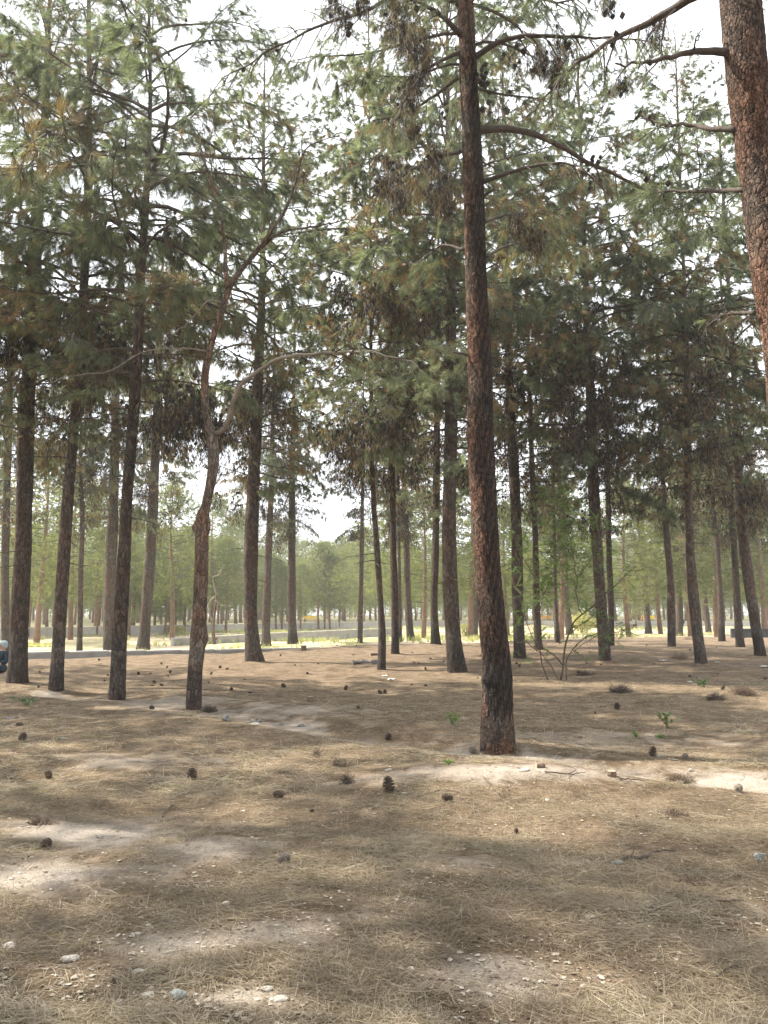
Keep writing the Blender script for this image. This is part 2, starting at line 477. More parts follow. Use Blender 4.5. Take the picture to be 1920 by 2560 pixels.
def prisms(mb, A, B, r0, r1, m=0):
    """three-sided thin twigs"""
    n = len(A)
    if n == 0: return
    D = B - A; D = D / (np.linalg.norm(D, axis=1)[:, None] + 1e-9)
    u, w_ = orth(D)
    r0 = np.broadcast_to(r0, (n,))[:, None]; r1 = np.broadcast_to(r1, (n,))[:, None]
    vs = []
    for (P, r) in ((A, r0), (B, r1)):
        for k in range(3):
            t = k * 2 * PI / 3; vs.append(P + r * (math.cos(t) * u + math.sin(t) * w_))
    v = np.stack(vs, 1).reshape(-1, 3)
    base = np.arange(n)[:, None, None] * 6
    f0 = np.array([[0, 1, 4], [0, 4, 3], [1, 2, 5], [1, 5, 4], [2, 0, 3], [2, 3, 5]])[None]
    mb.add(v, (base + f0).reshape(-1, 3), m)


def cone_blobs(mb, P, size, rg, m):
    n = len(P)
    if n == 0: return
    ico = np.array([[0, 0, 1], [.8, 0, .35], [-.4, .7, .3], [-.4, -.7, .3], [.45, .6, -.4], [-.75, 0, -.4], [.45, -.6, -.4], [0, 0, -1.1]], float)
    fi = np.array([[0, 1, 2], [0, 2, 3], [0, 3, 1], [1, 4, 2], [2, 4, 5], [2, 5, 3], [3, 5, 6], [3, 6, 1], [1, 6, 4], [4, 7, 5], [5, 7, 6], [6, 7, 4]])
    sz = size * rg.uniform(.7, 1.25, n)
    v = P[:, None] + ico[None] * (sz[:, None, None] * rg.uniform(.8, 1.2, (n, 1, 3)))
    f = fi[None] + np.arange(n)[:, None, None] * 8
    mb.add(v.reshape(-1, 3), f.reshape(-1, 3), m)


# material slots used in every crown: 0 twig 1 needle 2 light needle 3 dead 4 dark 5 cone
def spray(mb, axis, r0, rg, dens=1.0, start=.25, per=20, nl=.105, nw=.0042, dead=.0, bare=0.0, light=.2, twig_len=.36, sides=5, droop=.15, cones=.5, gap=.115, axis_wood=True):
    """one limb: wood along axis, alternate side twigs, sub-twigs and needle shoots"""
    axis = np.asarray(axis, float); k = len(axis)
    seg = np.linalg.norm(np.diff(axis, axis=0), axis=1); L = seg.sum()
    cum = np.concatenate([[0], np.cumsum(seg)]) / L
    if axis_wood:
        v, f = tube(axis, r0 * (1 - .85 * np.linspace(0, 1, k)) + .002, sides, False); mb.add(v, f, 0)
    nt_ = max(3, int(L * (1 - start) / gap * dens))
    ts = start + (1 - start) * (np.arange(nt_) + rg.uniform(0, .8, nt_)) / nt_
    ts = np.clip(ts, 0, .995)
    P = np.stack([np.interp(ts, cum, axis[:, i]) for i in range(3)], 1)
    e = .03
    P2 = np.stack([np.interp(np.clip(ts + e, 0, 1), cum, axis[:, i]) for i in range(3)], 1)
    P1 = np.stack([np.interp(np.clip(ts - e, 0, 1), cum, axis[:, i]) for i in range(3)], 1)
    T = P2 - P1; T /= np.linalg.norm(T, axis=1)[:, None] + 1e-9
    up = np.array([[0, 0, 1.0]]); S = np.cross(T, up); S /= np.linalg.norm(S, axis=1)[:, None] + 1e-9
    sgn = np.where(np.arange(nt_) % 2, 1, -1)[:, None]
    D = T * rg.uniform(.5, 1.0, (nt_, 1)) + S * sgn * rg.uniform(.4, 1.0, (nt_, 1)) + up * rg.uniform(-.55, .55, (nt_, 1))
    D[:, 2] -= droop
    D /= np.linalg.norm(D, axis=1)[:, None]
    TL = twig_len * L * .52 * (1.15 - .75 * ts) * rg.uniform(.6, 1.3, nt_) + .10
    M1 = P + D * (TL * .5)[:, None]; D2 = D.copy(); D2[:, 2] -= droop * 1.2; D2 += rg.normal(size=D2.shape) * .12
    D2 /= np.linalg.norm(D2, axis=1)[:, None]
    E = M1 + D2 * (TL * .5)[:, None]
    rr = np.clip(r0 * .28, .0025, .011)
    prisms(mb, P, M1, rr, rr * .7); prisms(mb, M1, E, rr * .7, .002)
    # sub-twigs
    ns = 6
    A = []; Dd = []; W_ = []
    for q in range(ns):
        s = rg.uniform(.35, 1.0, nt_)
        base = np.where((s < .5)[:, None], P + D * (TL * s)[:, None], M1 + D2 * (TL * (s - .5))[:, None])
        dd = D2 * .8 + rg.normal(size=D2.shape) * .55; dd[:, 2] -= droop * .8
        dd /= np.linalg.norm(dd, axis=1)[:, None]
        A.append(base); Dd.append(dd); W_.append(rg.uniform(.5, 1, nt_))
    A = np.concatenate(A); Dd = np.concatenate(Dd); sl = np.concatenate(W_) * .17
    keep = rg.random(len(A)) < dens + .1
    A, Dd, sl = A[keep], Dd[keep], sl[keep]
    prisms(mb, A, A + Dd * sl[:, None], .003, .0018)
    SP = np.vstack([A, M1 + D2 * (TL * .2)[:, None]]); SD = np.vstack([Dd, D2]); SL = np.concatenate([sl, TL * .3])
    n = len(SP)
    sel = rg.random(n) > bare
    SP, SD, SL = SP[sel], SD[sel], SL[sel]; n = len(SP)
    r = rg.random(n)
    mats = np.where(r < dead, 3, np.where(r < dead + light * (1 - dead), 2, 1))
    needles(mb, SP, SD, SL, mats, rg, per, nl, nw, .75, .22)
    if cones > 0 and len(P) > 2:
        nc = rg.poisson(cones * L)
        if nc:
            idx = rg.integers(0, len(P), nc)
            cone_blobs(mb, P[idx] + rg.normal(size=(nc, 3)) * .05, .03, rg, 5)


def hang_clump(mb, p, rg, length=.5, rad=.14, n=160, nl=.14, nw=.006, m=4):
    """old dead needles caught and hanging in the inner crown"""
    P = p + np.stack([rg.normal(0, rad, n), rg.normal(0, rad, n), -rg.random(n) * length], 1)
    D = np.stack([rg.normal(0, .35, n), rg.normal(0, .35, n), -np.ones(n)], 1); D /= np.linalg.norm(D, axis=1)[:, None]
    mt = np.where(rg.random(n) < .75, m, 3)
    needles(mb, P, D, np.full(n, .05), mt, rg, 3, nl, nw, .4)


def branch_axis(L, rise, sag, rg, k=9, wob=.08):
    t = np.linspace(0, 1, k)
    x = L * t * (1 - .06 * t); z = L * (rise * t - sag * t * t)
    y = wob * L * (np.sin(t * rg.uniform(2, 5) + rg.uniform(0, 6)) - np.sin(rg.uniform(0, 6)) * 0) ; y = y - y[0]
    z = z + .03 * L * np.sin(t * rg.uniform(5, 9) + 1); z = z - z[0]
    return np.stack([x, y, z], 1)


def branch_lib(seed, nvar, per, nl, nw, dens, sides, gap, cones):
    rg = np.random.default_rng(seed); lib = []
    for i in range(nvar):
        kind = 'dead' if i % 5 == 4 else ('brown' if i % 5 == 3 else 'green')
        mb = MB()
        L = rg.uniform(1.7, 2.6)
        ax = branch_axis(L, rg.uniform(.1, .5), rg.uniform(.15, .6), rg)
        spray(mb, ax, .022, rg, dens=dens, start=.22 if kind != 'green' else .3, per=per, nl=nl, nw=nw, sides=sides, gap=gap, cones=cones,
              dead={'green': .05, 'brown': .55, 'dead': .7}[kind], bare={'green': .03, 'brown': .25, 'dead': .86}[kind],
              light=.3, droop=rg.uniform(.15, .55))
        lib.append((kind, L) + mb.arrays()[:3])
    return lib


LIB_NEAR = branch_lib(1, 15, 38, .135, .0042, 1.1, 5, .095, .5)
LIB_MID = branch_lib(2, 15, 30, .16, .0100, .9, 4, .12, .35)
SLOTS = [M['twig'], M['needle'], M['needle_lt'], M['needle_dead'], M['needle_dark'], M['cone']]


def crown(mb, line, h0, h1, rmax, n, lib, rg, low_dead=.5, clumps=10, top_up=.9, clump_scale=1.0, avoid=None):
    """line: (k,3) trunk centre line; puts limbs from height h0 to h1"""
    zz = line[:, 2]
    greens = [b for b in lib if b[0] == 'green']; browns = [b for b in lib if b[0] == 'brown']; deads = [b for b in lib if b[0] == 'dead']
    az = rg.uniform(0, 2 * PI)
    for i in range(n):
        u = (i + rg.uniform(0, 1)) / n
        h = h0 + (h1 - h0) * u ** .95
        az += 2.4 + rg.normal(0, .35)
        if avoid is not None and avoid(az, h): continue
        p = np.array([np.interp(h, zz, line[:, 0]), np.interp(h, zz, line[:, 1]), h])
        prof = (.75 + .5 * min(u / .3, 1)) if u < .3 else 1.25 * (1 - ((u - .3) / .7) ** 1.6) + .22
        R_ = rmax * prof / 1.25 * rg.uniform(.75, 1.2)
        r = rg.random()
        if u < .22 and r < low_dead: b = deads[rg.integers(len(deads))] if rg.random() < .65 else browns[rg.integers(len(browns))]
        elif r < (.42 if u < .42 else .10): b = browns[rg.integers(len(browns))]
        else: b = greens[rg.integers(len(greens))]
        s = R_ / b[1]
        pit = rg.uniform(-.25, .2) + top_up * u * u
        v = b[2].astype(np.float64) * s
        roll = rg.uniform(-.5, .5)
        cr, sr = math.cos(roll), math.sin(roll); v = np.stack([v[:, 0], v[:, 1] * cr - v[:, 2] * sr, v[:, 1] * sr + v[:, 2] * cr], 1)
        cp, sp = math.cos(pit), math.sin(pit); v = np.stack([v[:, 0] * cp - v[:, 2] * sp, v[:, 1], v[:, 0] * sp + v[:, 2] * cp], 1)
        ca_, sa = math.cos(az), math.sin(az); v = np.stack([v[:, 0] * ca_ - v[:, 1] * sa, v[:, 0] * sa + v[:, 1] * ca_, v[:, 2]], 1)
        mb.add(v + p, b[3], b[4])
    for i in range(clumps):
        h = h0 + (h1 - h0) * rg.uniform(-.03, .40); a = rg.uniform(0, 2 * PI); d = rg.uniform(.15, .8) * rmax * .6
        p = np.array([np.interp(h, zz, line[:, 0]) + d * math.cos(a), np.interp(h, zz, line[:, 1]) + d * math.sin(a), h])
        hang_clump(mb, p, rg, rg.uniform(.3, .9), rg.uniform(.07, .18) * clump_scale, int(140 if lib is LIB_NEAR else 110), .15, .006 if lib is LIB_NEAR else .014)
        cone_blobs(mb, p + rg.normal(size=(5, 3)) * .12, .045, rg, 5)


# ------------------------------------------------------------------ trunks
def cell2(U, V, su, sv, seed, wrap):
    """jittered cells on a cylinder (u wraps): returns F1 edge distance and cell random"""
    gu = U / su; gv = V / sv; iu = np.floor(gu); iv = np.floor(gv)
    nu = wrap
    f1 = np.full(U.shape, 9.0); f2 = np.full(U.shape, 9.0); idr = np.zeros(U.shape)

    def hsh(a, b, k):
        h = np.sin(a * 127.1 + b * 311.7 + k * 74.7 + seed) * 43758.5453
        return h - np.floor(h)
    for du in (-1, 0, 1):
        for dv in (-1, 0, 1):
            cu = iu + du; cv = iv + dv; cw = np.mod(cu, nu)
            px = cu + .5 + .42 * (hsh(cw, cv, 1) * 2 - 1); py = cv + .5 + .42 * (hsh(cw, cv, 2) * 2 - 1)
            d = np.hypot(gu - px, gv - py)
            m = d < f1
            f2 = np.where(m, f1, np.minimum(f2, d)); idr = np.where(m, hsh(cw, cv, 3), idr); f1 = np.where(m, d, f1)
    return f2 - f1, idr


def trunk_mesh(mb, line, rad, nside, dz, rg, flare=.35, rough=.06, plates=None, char=None, knob=None, seed=0, foot=.25):
    """line (k,3), rad (k,) -> dense tube with root flare, lumps and optional bark plates"""
    L = np.linalg.norm(np.diff(line, axis=0), axis=1).sum(); k = max(12, int(L / dz))
    Q = catmull(np.column_stack([line, rad]), k); pts, r = Q[:, :3], np.maximum(Q[:, 3], .004)
    H = pts[:, 2] - pts[0, 2]
    th = np.arange(nside) * 2 * PI / nside
    T = np.gradient(pts, axis=0); T /= np.linalg.norm(T, axis=1)[:, None]
    U = np.cross(np.array([0, 1.0, 0])[None], T); U /= np.linalg.norm(U, axis=1)[:, None]; W = np.cross(T, U)
    TH, HH = np.meshgrid(th, H)
    rr = np.repeat(r[:, None], nside, 1)
    ph = rg.uniform(0, 6, 8)
    fl = np.exp(-np.maximum(HH, 0) / foot) * flare
    rr = rr * (1 + fl * (1 + .35 * np.sin(TH * 5 + ph[0]) + .2 * np.sin(TH * 8 + ph[1])))
    rr = rr * (1 + rough * (.5 * np.sin(TH * 2 + HH * 1.7 + ph[2]) + .35 * np.sin(TH * 3 - HH * 3.1 + ph[3]) * np.sin(HH * 2.3 + ph[4]) + .3 * np.sin(TH * 7 + HH * 9 + ph[5]) * np.sin(TH * 3 - HH * 13 + ph[6])))
    if plates:
        per = 2 * PI * float(np.mean(r[: max(3, k // 2)])); nu = max(6, int(per / plates[0])); su = per / nu
        Uc = TH / (2 * PI) * per + .012 * np.sin(HH * 23 + TH * 3) + .01 * np.sin(HH * 51 + 2)
        Vc = HH + .03 * np.sin(TH * 6 + HH * 3) + .02 * np.sin(TH * 13 + 1.3)
        e, idr = cell2(Uc, Vc, su, plates[1], seed, nu)
        pl = smooth(.0, .13, e)
        sh = smooth(0, .02, HH) * 1.0
        e2, id2 = cell2(Uc, Vc, su / 2, plates[1] / 2.2, seed + 5, nu * 2)
        rr = rr + sh * ((pl - 1) * plates[2] + (idr - .5) * plates[2] * .9 * pl + (id2 - .5) * plates[2] * .45 + (smooth(0, .1, e2) - 1) * plates[2] * .3)
    if knob:
        for (hk, ak, sk, wk) in knob:
            rr = rr + sk * np.exp(-((HH - hk) / wk) ** 2 - (1 - np.cos(TH - ak)) / .35)
    v = pts[:, None] + rr[..., None] * (np.cos(TH)[..., None] * U[:, None] + np.sin(TH)[..., None] * W[:, None])
    v = v.reshape(-1, 3)
    i = np.arange(k - 1)[:, None] * nside; j = np.arange(nside)[None]; j2 = (j + 1) % nside
    a, b, c, d = i + j, i + j2, i + nside + j2, i + nside + j
    f = np.concatenate([np.stack([a, b, c], -1).reshape(-1, 3), np.stack([a, c, d], -1).reshape(-1, 3)])
    ch = np.zeros(TH.shape)
    if char:
        for (h0, h1, amt, ac, aw) in char:
            n_ = .5 + .5 * np.sin(TH * 2 + HH * 2.1 + ph[0]) * np.sin(HH * 5 + TH * 3 + ph[1])
            n2 = np.sin(HH * 17 + TH * 9 + ph[2]) * np.sin(TH * 21 - HH * 6)
            band = smooth(h0 - .12, h0 + .12, HH + .08 * n2) * (1 - smooth(h1 - .25, h1 + .25, HH + .2 * n_ + .06 * n2))
            ang = 1.0 if aw is None else smooth(-.16, .16, np.cos(TH - ac) - (1 - aw) + .2 * n2 + .3 * (n_ - .5) + .12 * np.sin(HH * 31 + TH * 14))
            ch = np.maximum(ch, band * amt * ang * (.75 + .25 * n2))
    mb.add(v, f, 0, np.clip(ch, 0, 1).ravel())
    if plates: mb.extra = dict(crack=(1 - smooth(.0, .10, e)).ravel() * .85, plate=(idr * .65 + id2 * .35).ravel())
    return pts, r


def line_from_px(trace, Y0, wob=0.0, top=None, ext_r=.02):
    """trace [(px,py,width px)] bottom to top -> (k,3) line + radii, in the vertical plane at depth Y0"""
    P = []; r = []
    for (px, py, wd) in trace:
        p = at_depth(px, py, Y0); P.append(p)
        dist = np.linalg.norm(p - np.array([0, 0, CAM_H]))
        d = ray(px, py); zc = Y0 / d[1] * F       # depth along the view axis, so width px -> metres
        r.append(.5 * wd * zc / F)
    P = np.array(P); r = np.array(r)
    P[:, 1] += wob * np.sin((P[:, 2] - P[0, 2]) * .45)
    if top and top > P[-1, 2] + .4:
        h = top - P[-1, 2]; sl = (P[-1] - P[-2]) / max(.3, P[-1, 2] - P[-2, 2]); sl = np.clip(sl, -.06, .06)
        for t in (.35, .7, 1.0):
            P = np.vstack([P, P[-1] + np.array([sl[0] * h * .33 * .6, .02, h * (.35 if t < 1 else .30)])])
            r = np.append(r, max(ext_r, r[-1] * (.72 if t < 1 else .5)))
    return P, r


# name, trace (px, py, width px), top height, crown base, crown radius, number of limbs, label
TREES = [
 ('far_left', [(14, 1640, 20), (12, 1420, 19), (18, 1210, 17), (24, 1000, 17), (30, 850, 14)], 14, 5.2, 2.3, 34, 'dark pine trunk half hidden behind the thick pine beside the seated person'),
 ('T1', [(44, 1711, 50), (46, 1640, 44), (48, 1548, 42), (57, 1338, 40), (66, 1000, 38), (74, 926, 36), (85, 694, 34), (95, 521, 28), (111, 347, 20), (120, 58, 13)], 15.5, 5.0, 2.7, 46, 'thick straight pine with flared foot nearest the left edge'),
 ('T2', [(140, 1731, 34), (150, 1548, 31), (160, 1380, 29), (172, 1211, 27), (188, 1042, 25), (201, 926, 24), (211, 694, 22), (221, 463, 19), (223, 231, 13), (222, 0, 9)], 14.5, 4.8, 2.4, 42, 'brown pine leaning slightly right, second of the four close left-hand trunks'),
 ('T2b', [(198, 1643, 16), (201, 1548, 13), (202, 1443, 13), (206, 1295, 11), (201, 1168, 8)], 11, 5.5, 1.6, 22, 'very thin wavy pine standing at the kerb between two thicker trunks'),
 ('T3b', [(272, 1635, 30), (277, 1464, 28), (283, 1253, 25), (286, 1084, 21), (290, 950, 17)], 15, 5.8, 2.4, 34, 'straight dark pine partly behind the dark-footed pine by the kerb'),
 ('T3', [(292, 1757, 40), (303, 1548, 34), (314, 1380, 31), (320, 1253, 28), (333, 1084, 27), (343, 926, 25), (352, 694, 21), (364, 463, 16), (373, 231, 10), (371, 0, 6)], 13.5, 4.9, 2.4, 44, 'dark-footed pine with grey flaking bark left of the forked pine'),
 ('T3c', [(357, 1629, 32), (363, 1548, 27), (375, 1380, 26), (386, 1211, 24), (390, 1126, 22), (396, 950, 18)], 16, 5.8, 2.4, 36, 'pine leaning right with its foot against the concrete kerb'),
 ('T5', [(636, 1655, 42), (628, 1548, 34), (629, 1380, 34), (634, 1211, 32), (641, 1042, 27), (646, 903, 24), (653, 752, 18), (658, 560, 12), (660, 350, 8)], 15.5, 5.2, 2.6, 44, 'thick upright pine with dark flared foot right of the forked pine'),
 ('T5b', [(665, 1615, 25), (665, 1548, 21), (671, 1380, 18), (679, 1211, 13), (681, 1120, 12)], 14.5, 5.8, 2.3, 30, 'slim pine just right of the thick upright pine, foot at the kerb'),
 ('T6', [(732, 1610, 24), (729, 1506, 21), (730, 1338, 18), (731, 1168, 15), (733, 1084, 12)], 13.5, 6.2, 2.2, 26, 'smooth straight pine standing alone beside the sunken ground'),
 ('T7', [(900, 1607, 13), (903, 1464, 11), (905, 1338, 10), (907, 1168, 7)], 13, 6.2, 1.9, 24, 'very thin dark pole pine in front of the pale sand mound'),
 ('T8', [(954, 1679, 19), (955, 1590, 19), (951, 1506, 16), (943, 1380, 15), (934, 1253, 12), (930, 1126, 11), (928, 980, 9)], 13.5, 5.4, 2.1, 32, 'slender crooked pine in front of a heap of dark stones'),
 ('T9', [(988, 1638, 20), (987, 1506, 19), (983, 1380, 16), (981, 1211, 15), (978, 1110, 15), (976, 980, 12)], 15, 5.9, 2.4, 34, 'dark upright pine just right of the slender crooked pine'),
 ('T9b', [(1001, 1604, 8), (1000, 1500, 8), (998, 1380, 7)], 11, 6, 1.5, 18, 'thin pole almost hidden behind the dark upright pine'),
 ('T10', [(1027, 1601, 20), (1020, 1506, 17), (1017, 1380, 15), (1013, 1253, 13), (1004, 1150, 11), (998, 1040, 9)], 14.5, 6.0, 2.3, 32, 'reddish slim pine leaning left, foot on the edge of the bright sand'),
 ('T11', [(1089, 1612, 25), (1085, 1506, 18), (1089, 1380, 18), (1091, 1211, 18), (1092, 1063, 16), (1094, 940, 12)], 15, 5.8, 2.4, 34, 'gently curved pine left of the wide flared pine'),
 ('T12', [(1143, 1683, 46), (1133, 1590, 41), (1124, 1422, 36), (1123, 1253, 34), (1127, 1084, 32), (1128, 810, 26), (1126, 600, 20), (1121, 347, 13), (1119, 170, 9)], 15.5, 5.3, 2.6, 46, 'broad pine with wide black foot just left of the big scorched trunk'),
 ('T12b', [(1188, 1594, 15), (1186, 1464, 14), (1184, 1380, 12), (1182, 1150, 10)], 12.5, 6, 1.9, 24, 'thin pine peeking out beside the big scorched trunk'),
 ('R1', [(1300, 1648, 30), (1294, 1506, 28), (1291, 1338, 27), (1284, 1168, 26), (1275, 1000, 22), (1272, 860, 17)], 15, 5.2, 2.5, 40, 'dark pine immediately right of the big scorched trunk'),
 ('R2', [(1347, 1626, 20), (1340, 1506, 17), (1337, 1338, 15), (1330, 1168, 13), (1326, 1020, 11)], 14, 5.4, 2.2, 32, 'slim pine with a second stem at its foot left of the leafy sapling'),
 ('R3', [(1394, 1609, 13), (1389, 1506, 11), (1387, 1380, 9)], 12, 5.6, 1.8, 24, 'thin short-footed pine seen through the leafy sapling'),
 ('R4', [(1425, 1588, 18), (1416, 1506, 18), (1410, 1422, 17), (1403, 1330, 14), (1398, 1200, 11)], 14, 5.8, 2.2, 30, 'pine leaning left behind the leafy sapling, foot on pale sand'),
 ('R5', [(1513, 1655, 27), (1504, 1548, 27), (1494, 1422, 28), (1486, 1295, 27), (1480, 1168, 26), (1477, 1000, 22), (1470, 810, 15)], 14.5, 4.6, 2.7, 48, 'sturdy dark pine right of the sapling with shaggy low crown'),
 ('R6', [(1528, 1616, 16), (1528, 1506, 15), (1524, 1380, 14), (1520, 1200, 11)], 13.5, 5.4, 2.2, 30, 'pine half hidden behind the sturdy shaggy-crowned pine'),
 ('R7', [(1622, 1584, 17), (1615, 1506, 14), (1604, 1380, 12), (1597, 1253, 10), (1592, 1120, 8)], 14, 5.6, 2.2, 30, 'pine standing alone on the skyline left of a paired trunk'),
 ('R8', [(1679, 1619, 19), (1678, 1506, 19), (1674, 1422, 17), (1663, 1295, 14), (1656, 1168, 12), (1650, 1020, 10)], 14, 5.0, 2.3, 34, 'front one of two overlapping pines, dark trunk without burl'),
 ('R8b', [(1699, 1589, 17), (1697, 1500, 17), (1690, 1422, 15), (1684, 1300, 12)], 13.5, 5.4, 2.2, 28, 'rear one of two overlapping pines, with a round burl low on its trunk'),
 ('R9b', [(1727, 1585, 9), (1724, 1500, 8), (1720, 1400, 7)], 11, 5.6, 1.7, 20, 'thin dark pole between the burled pine and a leaning brown pine'),
 ('R9', [(1753, 1662, 28), (1742, 1548, 26), (1732, 1422, 23), (1727, 1295, 19), (1722, 1168, 18), (1716, 1000, 15), (1712, 840, 11)], 14, 4.9, 2.5, 42, 'brown pine with dark knot on its trunk and fallen twigs in front of it'),
 ('R10', [(1772, 1581, 15), (1762, 1506, 14), (1750, 1380, 12), (1744, 1250, 9)], 13, 5.4, 2.1, 28, 'left-leaning pine behind the knotted brown pine'),
 ('R11b', [(1787, 1579, 8), (1785, 1500, 8), (1783, 1420, 7)], 11, 5.6, 1.6, 18, 'very thin pole beside the reddish pine at the dark wall'),
 ('R11', [(1805, 1605, 17), (1800, 1506, 14), (1792, 1380, 12), (1783, 1275, 10), (1778, 1150, 8)], 13.5, 5.2, 2.2, 30, 'reddish sunlit pine in front of the left end of the dark wall'),
 ('R12', [(1851, 1620, 22), (1842, 1506, 17), (1833, 1338, 15), (1828, 1253, 13), (1822, 1100, 11)], 14, 5.0, 2.3, 34, 'upright dark pine crossing the middle of the low dark wall'),
 ('R13', [(1901, 1641, 25), (1881, 1506, 26), (1864, 1380, 25), (1855, 1295, 21), (1846, 1150, 18), (1836, 980, 14)], 14.5, 4.8, 2.5, 40, 'strongly left-leaning dark pine next to the right edge'),
 ('R14', [(1917, 1590, 12), (1906, 1500, 11), (1898, 1422, 10), (1890, 1330, 8)], 13, 5.2, 2.2, 28, 'thin pine at the right edge behind the strongly leaning pine'),
]


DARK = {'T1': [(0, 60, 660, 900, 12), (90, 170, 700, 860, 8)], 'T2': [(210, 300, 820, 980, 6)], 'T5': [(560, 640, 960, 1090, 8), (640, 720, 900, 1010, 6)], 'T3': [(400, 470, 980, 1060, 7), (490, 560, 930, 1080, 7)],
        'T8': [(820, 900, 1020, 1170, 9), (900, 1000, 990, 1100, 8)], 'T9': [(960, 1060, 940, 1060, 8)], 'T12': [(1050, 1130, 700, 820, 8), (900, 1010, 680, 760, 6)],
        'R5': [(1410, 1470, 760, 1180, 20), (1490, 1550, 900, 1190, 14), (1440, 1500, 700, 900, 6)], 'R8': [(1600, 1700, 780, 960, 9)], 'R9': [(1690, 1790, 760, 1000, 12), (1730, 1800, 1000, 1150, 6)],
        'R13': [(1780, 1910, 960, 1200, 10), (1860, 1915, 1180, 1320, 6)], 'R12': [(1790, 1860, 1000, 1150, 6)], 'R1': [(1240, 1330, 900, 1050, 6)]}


def burn(label, rg):
    return [(-.5, rg.uniform(.4, 1.0), rg.uniform(.55, .85), 0, None), (.2, rg.uniform(1.2, 2.4), rg.uniform(.3, .6), rg.uniform(-1.5, 1.5), .5)]


def make_pine(nm, trace, top, cb, cr, nl_, label, group='pines standing on the needle-strewn floor'):
    rg = np.random.default_rng(abs(hash_(nm)) % 100000)
    base = gh(trace[0][0], trace[0][1]); Y0 = float(base[1])
    top = top + (1.0 if Y0 < 19 else 4.6); nl_ = int(nl_ * (1.75 if Y0 < 19 else 2.0 if trace[0][0] > 1270 else 2.5)); cr = cr * 1.2
    P, r = line_from_px(trace, Y0, rg.uniform(-.12, .12), top)
    P[0, 2] = min(P[0, 2], tz(P[0, 0], P[0, 1])) 
    P = np.vstack([P[0] + [0, 0, -.12], P]); r = np.concatenate([[r[0]], r])
    root = empty('pine_tree', (P[1, 0], P[1, 1], P[1, 2]), 0, label, 'pine tree', group)
    org = tuple(P[1])
    near = Y0 < 19
    mb = MB()
    knob = None
    if nm == 'R8b': knob = [(1.25, 0.0, .14, .14)]
    if nm == 'R9': knob = [(2.3, 1.0, .05, .14)]
    pts, rr = trunk_mesh(mb, P, r, 48 if near else 20, .035 if near else .09, rg, flare=.26, rough=.09, char=burn(nm, rg), knob=knob)
    mb.build('trunk', M['bark'], root, origin=org, attr='char')
    lib = LIB_NEAR if near else LIB_MID
    cm = MB()
    crown(cm, pts, cb, top, cr, nl_ if near else int(nl_ * 1.15), lib, rg, clumps=16 if near else 30, clump_scale=1.3)
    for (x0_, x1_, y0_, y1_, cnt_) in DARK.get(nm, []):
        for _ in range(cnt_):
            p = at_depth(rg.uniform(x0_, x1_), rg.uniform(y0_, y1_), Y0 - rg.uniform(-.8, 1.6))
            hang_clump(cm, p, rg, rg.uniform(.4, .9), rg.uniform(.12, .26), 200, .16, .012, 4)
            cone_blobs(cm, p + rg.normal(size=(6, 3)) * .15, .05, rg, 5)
    # bare snapped stubs lower on the trunk
    for q in range(6):
        h = rg.uniform(2.2, cb); a = rg.uniform(0, 2 * PI); L = rg.uniform(.15, 1.2)
        p = np.array([np.interp(h, pts[:, 2], pts[:, 0]), np.interp(h, pts[:, 2], pts[:, 1]), h])
        ax = branch_axis(L, .3, .45, rg, 6, .1); ca_, sa = math.cos(a), math.sin(a)
        ax = np.stack([ax[:, 0] * ca_ - ax[:, 1] * sa, ax[:, 0] * sa + ax[:, 1] * ca_, ax[:, 2]], 1) + p
        v, f = tube(ax, np.linspace(.016, .004, 6), 5, False); cm.add(v, f, 0)
    cm.build('crown', SLOTS, root, smooth_=False, origin=org)
    return root


def hash_(s):
    h = 7
    for ch in s: h = (h * 131 + ord(ch)) & 0xffffffff
    return h


for t in TREES: make_pine(*t)


# ------------------------------------------------------------------ the big scorched pine, the forked pine and the near right-hand pine
def px_line(pts_px, Y0, dy):
    k = len(pts_px)
    return np.array([at_depth(x, y, Y0 + dy * i / (k - 1)) for i, (x, y) in enumerate(pts_px)])


def c5(X, Y): return (960 + .5787 * X, .5787 * Y)
def c4(X, Y): return (.5787 * X, .5787 * Y)


def limb(root, org, pts, r0, rg, mat, name='branch', n=26, r1=.006, label=None, **kw):
    """a traced limb: its wood is a part; its twigs and needles go into a child of the same limb"""
    ax = catmull(pts, n)
    ax = ax + .012 * np.stack([np.sin(np.arange(n) * 1.3 + rg.uniform(0, 6)), np.sin(np.arange(n) * 1.1 + 2), np.sin(np.arange(n) * 1.7 + rg.uniform(0, 6))], 1) * np.linspace(0, 1, n)[:, None]
    mb = MB(); v, f = tube(ax, r0 + (r1 - r0) * np.linspace(0, 1, n) ** .8, 8); mb.add(v, f, 0)
    o = mb.build(name, mat, root, origin=org, attr='char')
    if label: o['label'] = label
    if kw.pop('leafy', True):
        cm = MB(); spray(cm, ax, r0, rg, axis_wood=False, **kw)
        cm.build('foliage', SLOTS, o, smooth_=False)
        o.children[0].location = (-org[0] * 0, 0, 0)
        # foliage vertices are world coordinates: shift into the limb's frame
        me = o.children[0].data; co = np.empty(len(me.vertices) * 3, np.float32); me.vertices.foreach_get('co', co)
        co = co.reshape(-1, 3) - np.array(org, np.float32); me.vertices.foreach_set('co', co.ravel())
    return o


